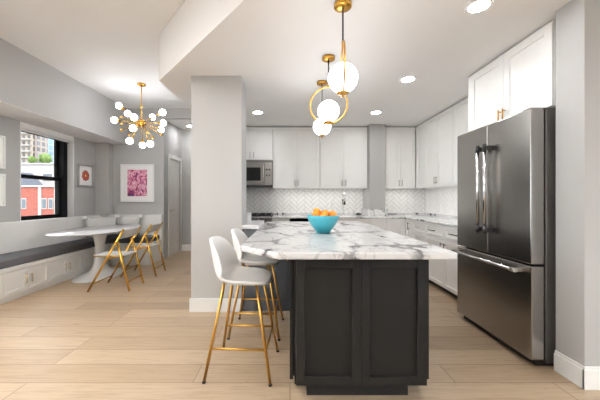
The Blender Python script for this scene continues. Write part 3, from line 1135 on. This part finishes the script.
# ------------------------------------------------------------------ peninsula beside the column
pn = thing('peninsula_cabinet', 'slate grey cabinet joining the grey column to the marble island', 'cabinet', (-0.25, 3.28, 0))
MB(pn.location).box(-0.526, -0.348, 3.285, 3.62, 0, 0.897).box(-0.348, -0.002, 3.285, 3.62, 0, 0.864).build('body', M['penin'], pn)
MB(pn.location).box(-1.08, -0.348, 3.622, 3.98, 0, 0.897).build('rear_body', M['penin'], pn)
pt = thing('peninsula_worktop', 'white marble top on the slate grey cabinet beside the column', 'worktop', (-0.4, 3.5, 0.897))
MB(pt.location).prism([(-0.526, 3.268), (-0.345, 3.268), (-0.345, 4.02), (-1.08, 4.02), (-1.08, 3.63), (-0.526, 3.63)], 0.897, 0.94, 0.004).build('slab', M['table'], pt)
w_ = MB(pt.location).box(-0.525, -0.47, 3.60, 3.66, 0.94, 1.06, 0.003).build('upstand', M['table'], pt)
o_ = MB(pt.location).box(-0.508, -0.482, 3.594, 3.60, 0.965, 1.035, 0.002).build('outlet', M['outlet'], w_)

# ------------------------------------------------------------------ island
isl = thing('island_cabinet', 'charcoal shaker island cabinet with two framed end panels', 'cabinet', (0.42, 2.9, 0))
io = isl.location
YI0, YI1 = 1.815, 4.2
MB(io).box(0.028, 0.826, YI0, YI1, 0.103, 0.866).build('body', M['island'], isl)
MB(io).box(0.105, 0.735, YI0 + 0.055, YI1 - 0.06, 0, 0.103).build('toe_kick', M['toe'], isl)
for (a, b_) in ((0.036, 0.4255), (0.4255, 0.82)):
    f = MB(io)
    f.merge(shaker(b_ - a - 0.002, 0.755, t=0.022, rail=0.052, rec=0.018), Matrix.Translation((a + 0.001, YI0, 0.107)))
    f.build('end_panel', M['island'], isl)
# overlay doors down both long sides
ndoor = 5
sy = (YI1 - YI0 - 0.05) / ndoor
for k in range(ndoor):
    y0 = YI0 + 0.03 + k * sy
    if k == 0:
        MB(io).box(0.018, 0.836, YI0 + 0.04, YI1 - 0.04, 0.13, 0.85).build('carcass', M['island'], isl)
    f = MB(io)
    f.merge(shaker(sy - 0.006, 0.745), Matrix.Translation((0.018, y0 + sy - 0.003, 0.112)) @ Matrix.Rotation(-PI / 2, 4, 'Z'))
    fo = f.build('door', M['island'], isl)
    if k % 2 == 1:
        q = MB(io)
        q.tube([(-0.022, y0 + 0.05, 0.74), (-0.022, y0 + 0.05, 0.85)], 0.006, 8)
        for zz in (0.757, 0.833):
            q.tube([(0.008, y0 + 0.05, zz), (-0.022, y0 + 0.05, zz)], 0.005, 8)
        q.build('handle', M['gold'], fo)
    f = MB(io)
    f.merge(shaker(sy - 0.006, 0.745), Matrix.Translation((0.836, y0 + 0.003, 0.112)) @ Matrix.Rotation(PI / 2, 4, 'Z'))
    f.build('door', M['island'], isl)


def rounded(poly, rads, n=5):
    out = []
    m = len(poly)
    for i in range(m):
        p, a, b = Vector(poly[i]), Vector(poly[i - 1]), Vector(poly[(i + 1) % m])
        r = rads[i]
        if r <= 0:
            out.append(tuple(p))
            continue
        u, w = (a - p).normalized() * r, (b - p).normalized() * r
        for k in range(n + 1):
            t_ = k / n
            out.append(tuple((p + u) * (1 - t_) ** 2 + p * 2 * t_ * (1 - t_) + (p + w) * t_ ** 2))
    return out


ip = rounded([(-0.075, 1.755), (0.99, 1.755), (1.0, 4.25), (-0.34, 4.25), (-0.34, 2.045)], [0.02, 0.03, 0.02, 0.0, 0.02])
tag(MB((0.33, 3.0, 0.867)).prism(ip, 0.867, 0.908, 0.009, 3).build('island_countertop', M['marble']),
    'white marble island top with dark grey veins and clipped front corner', 'countertop')

# bowl of oranges
bw = (0.315, 2.86, 0.908)
bprof = [(0.0, 0.004), (0.058, 0.0), (0.062, 0.004), (0.064, 0.012), (0.088, 0.04), (0.118, 0.082), (0.136, 0.125), (0.142, 0.155), (0.139, 0.158), (0.135, 0.155),
         (0.128, 0.12), (0.108, 0.08), (0.08, 0.043), (0.05, 0.022), (0.0, 0.018)]
o_ = MB(bw).lathe([(r * 1.08, z * 1.04) for r, z in bprof], bw, 48).build('fruit_bowl', M['bowl'])
tag(o_, 'turquoise ceramic bowl holding oranges on the marble island', 'bowl')
spots = [(-0.075, -0.055, 0.163, 'leftmost front orange in the turquoise bowl'),
         (0.0, -0.075, 0.158, 'front middle orange low at the near rim of the bowl'),
         (0.09, -0.05, 0.163, 'right front orange in the turquoise bowl'),
         (-0.055, 0.03, 0.192, 'highest orange, left of centre at the back of the bowl'),
         (0.022, -0.002, 0.178, 'orange in the middle of the turquoise bowl'),
         (0.095, 0.045, 0.168, 'rightmost orange at the back of the bowl'),
         (0.015, 0.08, 0.165, 'orange at the far rim of the turquoise bowl, behind the middle one')]
o0 = None
for (ax, ay, az, lb) in spots:
    if o0 is None:
        o0 = thing('orange', lb, 'orange', (bw[0] + ax, bw[1] + ay, bw[2] + az), 0, 'oranges in the turquoise bowl')
        MB().ball((0, 0, 0), 0.037, 18, 12, (1.06, 1.06, 0.95)).build('peel', M['orange'], o0)
        MB().ball((0, 0, 0.035), 0.005, 8, 6, (1, 1, 0.5)).build('stem_button', M['stem'], o0)
    else:
        r_ = copy_thing(o0, (bw[0] + ax, bw[1] + ay, bw[2] + az), ax * 30, lb)
        r_.rotation_euler = (ax * 6, ay * 6, ax * 30)
# hidden layer that carries the visible oranges
r_ = copy_thing(o0, (bw[0] + 0.0, bw[1] + 0.0, bw[2] + 0.066), 0.4, 'orange lying at the bottom of the bowl below the others')

# ------------------------------------------------------------------ bar stools
def make_stool(loc, label):
    r = thing('bar_stool', label, 'stool', loc, 0, 'white bar stools at the island')
    # shell: grid over (u along profile from front lip to back top, v across)
    prof = [(0.205, 0.628), (0.195, 0.645), (0.15, 0.655), (0.06, 0.655), (-0.04, 0.650), (-0.11, 0.655), (-0.155, 0.675), (-0.18, 0.715), (-0.195, 0.77), (-0.207, 0.83), (-0.216, 0.885), (-0.222, 0.925), (-0.224, 0.945)]
    half = [0.10, 0.15, 0.185, 0.207, 0.214, 0.214, 0.212, 0.208, 0.202, 0.19, 0.165, 0.125, 0.06]
    up_ = [0.0, 0.002, 0.010, 0.024, 0.034, 0.042, 0.036, 0.022, 0.010, 0.004, 0.0, 0.0, 0.0]
    fwd = [-0.012, -0.006, 0.0, 0.0, 0.0, 0.02, 0.055, 0.085, 0.095, 0.085, 0.06, 0.03, 0.006]
    # resample smoothly
    nu, nv = 40, 17

    def cr(a, t_):
        m_ = len(a) - 1
        i = min(int(t_ * m_), m_ - 1)
        f = t_ * m_ - i
        p0, p1, p2, p3 = a[max(i - 1, 0)], a[i], a[i + 1], a[min(i + 2, m_)]
        return 0.5 * (2 * p1 + (p2 - p0) * f + (2 * p0 - 5 * p1 + 4 * p2 - p3) * f * f + (3 * p1 - p0 - 3 * p2 + p3) * f ** 3)
    t = bmesh.new()
    P = []
    for i in range(nu + 1):
        s = i / nu
        x, z, h, u, w = cr([p[0] for p in prof], s), cr([p[1] for p in prof], s), cr(half, s), cr(up_, s), cr(fwd, s)
        P.append([t.verts.new((x + w * abs(k) ** 2.2, h * k, z + u * abs(k) ** 2.2)) for k in [2 * j / nv - 1 for j in range(nv + 1)]])
    for i in range(nu):
        for j in range(nv):
            f = t.faces.new((P[i][j], P[i + 1][j], P[i + 1][j + 1], P[i][j + 1]))
            f.smooth = True
    bmesh.ops.recalc_face_normals(t, faces=t.faces)
    up_n = sum((f.normal.z for f in t.faces))
    if up_n < 0:
        bmesh.ops.reverse_faces(t, faces=t.faces)
    # thicken
    t.normal_update()
    base = list(t.verts)
    off = {v: t.verts.new(v.co - v.normal * 0.022) for v in base}
    fs = list(t.faces)
    bnd = [e for e in t.edges if len(e.link_faces) == 1]
    for f in fs:
        nf = t.faces.new([off[v] for v in reversed(f.verts)])
        nf.smooth = True
    for e in bnd:
        a, b = e.verts
        nf = t.faces.new((a, b, off[b], off[a]))
        nf.smooth = True
    bmesh.ops.recalc_face_normals(t, faces=t.faces)
    sh = MB().merge(t).build('seat_shell', M['stool'], r)
    bv = sh.modifiers.new('round', 'SUBSURF')
    bv.levels = 1
    bv.render_levels = 1
    # seat pad lying in the shell, a part with its own seam
    for s_ in (-0.125, 0.125):
        MB().box(-0.10, 0.10, s_ * 0.8 - 0.012, s_ * 0.8 + 0.012, 0.622, 0.640, 0.004).build('seat_bracket', M['stool'], r)
    for sx in (-1, 1):
        for sy_ in (-1, 1):
            a = Vector((sx * 0.1126, sy_ * 0.1228, 0.642))
            b = Vector((sx * 0.222, sy_ * 0.222, 0.006))
            lg = MB().tube([a, b], 0.0105, 10).build('leg', M['gold_leg'], r)
            MB().tube([b + Vector((0, 0, 0.008)), b - Vector((0, 0, 0.006))], 0.012, 10).build('foot_cap', M['rubber'], lg)

    def at(sx, sy_, z):
        f = (0.628 - z) / 0.622
        return Vector((sx * (0.115 + 0.107 * f), sy_ * (0.125 + 0.097 * f), z))
    for (p, q) in (((-1, -1), (1, -1)), ((-1, 1), (1, 1)), ((1, -1), (1, 1))):
        MB().tube([at(p[0], p[1], 0.215), at(q[0], q[1], 0.215)], 0.0085, 8).build('foot_rail', M['gold_leg'], r)
    return r


st = make_stool((-0.335, 2.20, 0), 'nearest white bar stool with gold legs, at the island clipped corner')
st.rotation_euler.z = -0.07
copy_thing(st, (-0.305, 2.83, 0), -0.05, 'white bar stool with gold legs half hidden behind the nearest stool')

# ------------------------------------------------------------------ refrigerator
fr = thing('refrigerator', 'stainless steel french door refrigerator beside the grey pier', 'refrigerator', (2.1, 2.63, 0))
fo = fr.location
FX = 1.746
FY0, FY1 = 2.172, 3.135
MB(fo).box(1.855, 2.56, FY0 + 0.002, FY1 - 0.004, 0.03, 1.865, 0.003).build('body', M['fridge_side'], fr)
MB(fo).box(1.80, 2.5, FY0 + 0.03, FY1 - 0.03, 0.0, 0.05).build('base_grille', M['toe'], fr)
ym = 2.652
dl = MB(fo).box(FX, 1.842, ym + 0.003, FY1, 0.748, 1.882, 0.008, 2).build('door', M['steel'], fr)
dr = MB(fo).box(FX, 1.842, FY0, ym - 0.003, 0.748, 1.882, 0.008, 2).build('door', M['steel'], fr)
fz = MB(fo).box(FX, 1.842, FY0, FY1, 0.054, 0.735, 0.008, 2).build('freezer_drawer', M['steel'], fr)
MB(fo).box(1.842, 1.856, FY0 + 0.006, FY1 - 0.006, 0.06, 1.875).build('door_gasket', M['rubber'], fr)
for (par, yh) in ((dl, 2.700), (dr, 2.604)):
    q = MB(fo)
    q.tube([(1.688, yh, 0.985), (1.688, yh, 1.64)], 0.0145, 14)
    hh = q.build('handle', M['chrome'], par)
    for z0, z1 in ((0.925, 0.99), (1.635, 1.70)):
        q = MB(fo)
        q.tube([(1.688, yh, z0), (1.688, yh, z1)], 0.0175, 14)
        q.box(1.688, 1.75, yh - 0.014, yh + 0.014, (z0 + z1) / 2 - 0.02, (z0 + z1) / 2 + 0.02, 0.003)
        q.build('handle_end', M['black'], hh)
q = MB(fo).tube([(1.688, FY0 + 0.115, 0.69), (1.688, FY1 - 0.04, 0.69)], 0.013, 14)
hh = q.build('handle', M['chrome'], fz)
for a, b in ((FY0 + 0.075, FY0 + 0.12), (FY1 - 0.045, FY1 - 0.005)):
    q = MB(fo)
    q.tube([(1.688, a, 0.69), (1.688, b, 0.69)], 0.0165, 14)
    q.box(1.688, 1.75, (a + b) / 2 - 0.014, (a + b) / 2 + 0.014, 0.676, 0.704, 0.003)
    q.build('handle_end', M['nickel'], hh)
MB(fo).box(1.76, 1.95, FY0 + 0.02, FY0 + 0.10, 1.868, 1.892, 0.003).build('hinge_cover', M['fridge_side'], fr)

# ------------------------------------------------------------------ dining corner: banquette
b1 = thing('banquette_bench', 'long white panelled bench under the window with brass pulls', 'bench', (-3.6, 4.1, 0))
bo = b1.location
BY0 = 2.16
MB(bo).box(-3.885, -3.35, BY0, YP - 0.005, 0.07, 0.36).build('body', M['cab'], b1)
MB(bo).box(-3.885, -3.365, BY0, YP - 0.01, 0.0, 0.07).build('base_plinth', M['cab'], b1)
MB(bo).box(-3.885, -3.325, BY0, YP - 0.01, 0.361, 0.408, 0.003).build('seat_board', M['cab'], b1)
MB(bo).box(-3.885, -3.80, BY0, YP - 0.005, 0.408, 0.912, 0.006).build('backrest', M['cab'], b1)
for u in range(5):
    y0 = BY0 + 0.663 * u
    for h in range(2):
        a = y0 + h * 0.3315
        f = MB(bo)
        f.merge(shaker(0.3275, 0.272, rail=0.045), Matrix.Translation((-3.35, a + 0.002, 0.082)) @ Matrix.Rotation(PI / 2, 4, 'Z'))
        fo_ = f.build('door', M['cab'], b1)
        yh = a + (0.29 if h == 0 else 0.04)
        q = MB(bo).tube([(-3.308, yh, 0.165), (-3.308, yh, 0.275)], 0.0048, 8)
        for zz in (0.18, 0.26):
            q.tube([(-3.33, yh, zz), (-3.308, yh, zz)], 0.004, 8)
        q.build('handle', M['brass_pale'], fo_)
b2 = thing('banquette_bench', 'short white bench along the wall below the pink print', 'bench', (-3.0, 5.85, 0))
bo = b2.location
MB(bo).box(-3.32, -2.60, 5.56, YP - 0.005, 0.06, 0.36).build('body', M['cab'], b2)
MB(bo).box(-3.32, -2.61, 5.575, YP - 0.01, 0.0, 0.06).build('base_plinth', M['cab'], b2)
MB(bo).box(-3.322, -2.59, 5.545, YP - 0.01, 0.361, 0.408, 0.003).build('seat_board', M['cab'], b2)
MB(bo).box(-3.798, -2.59, 6.05, YP - 0.004, 0.409, 0.912, 0.006).build('backrest', M['cab'], b2)
for a in (-3.315, -2.96):
    f = MB(bo)
    f.merge(shaker(0.35, 0.272, rail=0.045), Matrix.Translation((a, 5.56, 0.082)))
    f.build('front_panel', M['cab'], b2)


def cushion(name, poly, z0, z1, label, org):
    o = MB(org).prism(poly, z0, z1, 0.016, 3)
    o = o.build(name, M['cushion'])
    return tag(o, label, 'cushion')


c1 = cushion('seat_cushion', [(-3.798, BY0), (-3.352, BY0), (-3.352, 6.045), (-3.798, 6.045)], 0.409, 0.505, 'long charcoal seat cushion on the bench under the window', (-3.55, 4.1, 0.409))
c2 = cushion('seat_cushion', [(-3.348, 5.565), (-2.625, 5.565), (-2.625, 6.045), (-3.348, 6.045)], 0.409, 0.505, 'short charcoal seat cushion on the bench below the pink print', (-3.0, 5.8, 0.409))


def pillow(label, loc, rz, tilt, w, h, knots):
    r = thing('throw_pillow', label, 'pillow', loc, rz)
    t = bmesh.new()
    n = 14
    G = {}
    for s in (1, -1):
        for i in range(n + 1):
            for j in range(n + 1):
                u, v_ = 2 * i / n - 1, 2 * j / n - 1
                edge = (1 - u ** 4) * (1 - v_ ** 4)
                pin = 1 - 0.09 * (1 - abs(u) ** 2) * abs(v_) ** 3
                pin2 = 1 - 0.09 * (1 - abs(v_) ** 2) * abs(u) ** 3
                y = s * 0.065 * max(edge, 0) ** 0.55
                if s == -1 and (i in (0, n) or j in (0, n)):
                    G[s, i, j] = G[1, i, j]
                    continue
                G[s, i, j] = t.verts.new((u * w / 2 * pin2, y, (v_ * pin + 1) * h / 2))
        for i in range(n):
            for j in range(n):
                f = t.faces.new((G[s, i, j], G[s, i + 1, j], G[s, i + 1, j + 1], G[s, i, j + 1]))
                f.smooth = True
    bmesh.ops.recalc_face_normals(t, faces=t.faces)
    m_ = Matrix.Rotation(tilt, 4, 'X')
    MB().merge(t, m_).build('cover', M['pillow'], r)
    for (kx, kz) in knots:
        c_ = m_ @ Vector((kx * w / 2, -0.01, kz * h))
        q = MB().ball(c_, 0.045, 12, 8, (1.25, 0.8, 0.75))
        q.ball(c_ + Vector((0, 0, 0.03)), 0.03, 10, 8, (1.6, 0.7, 0.5))
        q.build('corner_knot', M['stool'], r)
    return r


pillow('large light grey pillow in the bench corner, left of the small one', (-3.53, 5.66, 0.51), math.radians(52), -0.22, 0.56, 0.40, [(-0.98, 0.93), (0.98, 0.93)])
pillow('smaller grey pillow leaning on the bench below the pink print', (-3.16, 5.915, 0.51), 0, -0.13, 0.40, 0.39, [(0.92, 0.95)])

# ------------------------------------------------------------------ tulip table
tb = thing('dining_table', 'white oval pedestal table in front of the corner bench', 'table', (-3.06, 4.83, 0))
MB().lathe([(0.0, 0.712), (0.90, 0.716), (0.975, 0.728), (1.0, 0.738), (0.996, 0.744), (0.0, 0.745)], n=72, sx=0.50, sy=0.90).build('tabletop', M['table'], tb)
MB().lathe([(0.36, 0.0), (0.365, 0.008), (0.35, 0.018), (0.28, 0.035), (0.19, 0.065), (0.125, 0.12), (0.09, 0.20), (0.072, 0.30), (0.066, 0.40), (0.070, 0.50), (0.088, 0.60), (0.125, 0.67), (0.20, 0.712)], n=56, sx=0.83, sy=1.3).build('pedestal', M['tulip'], tb)


# ------------------------------------------------------------------ folding chairs
def make_folder(loc, label):
    r = thing('folding_chair', label, 'chair', loc, 0, 'gold folding chairs at the dining table')
    W = 0.222
    for s in (-1, 1):
        MB().tube([(-0.27, s * W, 0.0), (0.205, s * W, 0.825)], 0.0145, 8).build('front_leg', M['gold_bright'], r)
        MB().tube([(0.105, s * (W - 0.032), 0.655), (0.265, s * (W - 0.032), 0.0)], 0.0145, 8).build('rear_leg', M['gold_bright'], r)
        MB().tube([(0.10, s * (W + 0.016), 0.65), (0.10, s * (W - 0.052), 0.65)], 0.017, 10).build('pivot', M['gold'], r)
    # seat
    st_ = MB().box(-0.235, 0.185, -W + 0.055, W - 0.055, 0.455, 0.475, 0.006)
    so = st_.build('seat', M['acrylic'], r)
    q = MB()
    for s in (-1, 1):
        q.tube([(-0.235, s * (W - 0.048), 0.463), (0.185, s * (W - 0.048), 0.463)], 0.009, 8)
    q.tube([(-0.235, -W + 0.05, 0.463), (-0.235, W - 0.05, 0.463)], 0.009, 8)
    q.build('seat_frame', M['gold'], so)
    # back slat
    t = bmesh.new()
    A, B = Vector((0.133, 0, 0.70)), Vector((0.199, 0, 0.815))
    n = 8
    rows = []
    for k in range(n + 1):
        y = -W + 0.008 + (2 * W - 0.016) * k / n
        bow = 0.018 * (1 - (2 * k / n - 1) ** 2)
        rows.append([t.verts.new(p + Vector((bow + dx, y, dz))) for p, dx, dz in ((A, 0.004, -0.002), (B, 0.004, -0.002), (B, -0.004, 0.002), (A, -0.004, 0.002))])
    for a, b in zip(rows, rows[1:]):
        for i in range(4):
            j = (i + 1) % 4
            t.faces.new((a[i], a[j], b[j], b[i]))
    t.faces.new(rows[0])
    t.faces.new(list(reversed(rows[-1])))
    bmesh.ops.recalc_face_normals(t, faces=t.faces)
    MB().merge(t).build('backrest', M['acrylic'], r)
    MB().tube([(0.237, -W + 0.032, 0.12), (0.237, W - 0.032, 0.12)], 0.009, 8).build('stretcher', M['gold_bright'], r)
    MB().tube([(-0.21, -W, 0.105), (-0.21, W, 0.105)], 0.009, 8).build('stretcher', M['gold_bright'], r)
    MB().tube([(0.015, -W, 0.44), (0.015, W, 0.44)], 0.008, 8).build('seat_rod', M['gold'], r)
    return r


ch = make_folder((-2.40, 4.18, 0), 'nearer gold folding chair with pale seat at the oval table')
copy_thing(ch, (-2.395, 4.94, 0), 0.03, 'farther gold folding chair at the oval table, toward the hall door')


# ------------------------------------------------------------------ pictures
def picture(label, wall, u0, u1, z0, z1, fm, art, fw=0.02, mat_w=0.08, name='framed_picture', art_rect=None, depth=0.03):
    """wall 'back' (faces -y at YP) or 'left' (faces +x at XL)"""
    c = ((u0 + u1) / 2, (z0 + z1) / 2)
    if wall == 'back':
        r = thing(name, label, 'picture', (c[0], YP - 0.001, c[1]))
        bx = lambda mb, a, b, d0, d1, e, f, bev=0.0: mb.box(a, b, -d1, -d0, e, f, bev)
    else:
        r = thing(name, label, 'picture', (XL + 0.001, c[0], c[1]))
        bx = lambda mb, a, b, d0, d1, e, f, bev=0.0: mb.box(d0, d1, a, b, e, f, bev)
    w, h = (u1 - u0) / 2, (z1 - z0) / 2
    q = MB()
    bx(q, -w, -w + fw, 0, depth, -h, h, 0.002)
    bx(q, w - fw, w, 0, depth, -h, h, 0.002)
    bx(q, -w + fw, w - fw, 0, depth, -h, -h + fw, 0.002)
    bx(q, -w + fw, w - fw, 0, depth, h - fw, h, 0.002)
    q.build('frame', fm, r)
    q = MB()
    bx(q, -w + fw, w - fw, 0.002, 0.014, -h + fw, h - fw)
    q.build('mat_board', M['matboard'], r)
    if art:
        q = MB()
        a = art_rect or (-w + fw + mat_w, w - fw - mat_w, -h + fw + mat_w, h - fw - mat_w)
        bx(q, a[0], a[1], 0.0135, 0.0155, a[2], a[3])
        q.build('print', art, r)
    return r


picture('white framed pink and magenta print on wall above the short bench', 'back', -3.462, -2.775, 1.17, 1.94, M['whiteframe'], M['pinkart'], 0.035, 0.1, art_rect=(-0.205, 0.195, -0.265, 0.275))
picture('small silver framed print of red brown ring right of the window', 'left', 5.50, 5.90, 1.47, 1.875, M['silver'], M['ringart'], 0.022, 0.05)
picture('upper white framed picture at left edge of photo', 'left', 3.60, 4.085, 1.635, 2.08, M['whiteframe'], None, 0.025)
picture('lower white framed picture at left edge of photo', 'left', 3.60, 4.085, 1.13, 1.567, M['whiteframe'], None, 0.025)

# ------------------------------------------------------------------ chandelier
cx_, cy_, hz = -2.395, 4.84, 2.455
cd = thing('chandelier', 'gold starburst chandelier with white glass globes over the table', 'chandelier', (cx_, cy_, hz))
MB().lathe([(0.0, ZC - hz - 0.002), (0.066, ZC - hz - 0.002), (0.066, ZC - hz - 0.02), (0.05, ZC - hz - 0.03), (0.012, ZC - hz - 0.034), (0.0, ZC - hz - 0.034)], n=28).build('canopy', M['gold_bright'], cd)
q = MB().tube([(0, 0, 0.0), (0, 0, ZC - hz - 0.03)], 0.0085, 10)
q.ball((0, 0, 0.27), 0.02, 12, 8)
q.build('rod', M['gold_bright'], cd)
MB().ball((0, 0, 0), 0.055, 20, 14).build('hub', M['gold_bright'], cd)


def spoke(gx, gy, s, length):
    """direction of one spoke of the starburst, s = towards or away from the room's front"""
    dx, dz = (gx - 215) / 413.5, (222 - gy) / 413.5
    dd = math.sqrt(max(0.0, length ** 2 - dx * dx - dz * dz)) * s * 0.8
    f = dd / cy_
    return Vector((dx * (1 + f) + cx_ * f, dd, dz * (1 + f) + (hz - 1.22) * f))


globes = [(65, 107, 1), (33, 203, -1), (165, 185, -1), (122, 158, 1), (288, 183, 1), (355, 152, -1), (360, 222, 1), (345, 265, 1), (158, 257, -1), (135, 342, -1), (222, 370, 1), (273, 362, -1)]
for gx, gy, s in globes:
    p = spoke(gx, gy, s, 0.43)
    arm = MB().tube([(0, 0, 0), p * 0.86], 0.006, 8).build('arm', M['gold_bright'], cd)
    MB().tube([p * 0.80, p * 0.90], 0.021, 12).build('lamp_socket', M['gold_bright'], arm)
    MB().ball(p, 0.049, 20, 14).build('glass_globe', M['globe2'], arm)
for gx, gy, s in [(80, 183, -1), (82, 228, 1), (80, 270, 1), (130, 302, 1), (290, 320, -1), (347, 300, -1), (325, 258, -1), (255, 285, 1)]:
    p = spoke(gx, gy, s, 0.36)
    q = MB().tube([(0, 0, 0), p], 0.0055, 8)
    q.ball(p, 0.021, 12, 8)
    q.build('arm', M['gold_bright'], cd)


# ------------------------------------------------------------------ pendants over the island
def make_pendant(loc, rz, label):
    """loc on the ceiling"""
    r = thing('pendant_light', label, 'pendant light', loc, rz, 'globe pendants over the island')
    zb = ZK - 1.935
    R = 0.175
    zr = -zb + R
    MB().lathe([(0.0, -0.03), (0.055, -0.03), (0.06, -0.026), (0.06, -0.002), (0.0, -0.002)], n=32).build('canopy', M['gold'], r)
    MB().tube([(0, 0, -0.03), (0, 0, zr + R)], 0.006, 8).build('rod', M['black'], r)
    q = MB().tube([(R * math.sin(a), 0, zr + R * math.cos(a)) for a in [2 * PI * k / 64 for k in range(64)]], 0.0068, 10, closed=True)
    q.tube([(0, 0, zr + R - 0.012), (0, 0, zr + R + 0.022)], 0.009, 10)
    q.build('ring', M['gold'], r)
    q = MB().lathe([(0.0, -zb + 0.004), (0.040, -zb + 0.010), (0.044, -zb + 0.018), (0.03, -zb + 0.022), (0.0, -zb + 0.022)], n=28)
    q.tube([(0, 0, -zb - 0.012), (0, 0, -zb + 0.01)], 0.008, 10)
    q.build('lamp_cup', M['gold'], r)
    MB().ball((0, 0, -zb + 0.018 + 0.100), 0.101, 32, 20).build('glass_globe', M['globe'], r)
    return r


pd = make_pendant((0.363, 2.06, ZK), math.radians(84), 'nearest globe pendant, ring seen edge-on, hanging over island front')
copy_thing(pd, (0.363, 2.83, ZK), math.radians(-12), 'middle globe pendant over the island, brass ring seen face-on')
copy_thing(pd, (0.366, 3.43, ZK), math.radians(94), 'farthest and lowest-looking globe pendant, partly behind the middle ring')

# ------------------------------------------------------------------ recessed lights
dlx = [(1.31, 2.08, ZK, 'round recessed downlight nearest camera, above the refrigerator side'),
       (1.317, 3.35, ZK, 'round recessed downlight between the nearest one and the back cabinets'),
       (1.327, 4.63, ZK, 'round recessed downlight in front of the grey pilaster'),
       (-0.50, 4.63, ZK, 'round recessed downlight in front of the microwave cabinet'),
       (-2.24, 6.74, 2.87, 'round recessed downlight in the hall ceiling near the door')]
d0 = None
for (x, y, z, lb) in dlx:
    if d0 is None:
        d0 = thing('recessed_light', lb, 'ceiling light', (x, y, z), 0, 'recessed ceiling downlights')
        MB().lathe([(0.066, -0.001), (0.085, -0.001), (0.087, -0.004), (0.08, -0.008), (0.066, -0.006)], n=36, caps=False).build('trim_ring', M['trim'], d0)
        MB().lathe([(0.0, -0.001), (0.068, -0.001), (0.068, -0.0045), (0.0, -0.0045)], n=32).build('lens', M['lens'], d0)
    else:
        copy_thing(d0, (x, y, z), 0, lb)
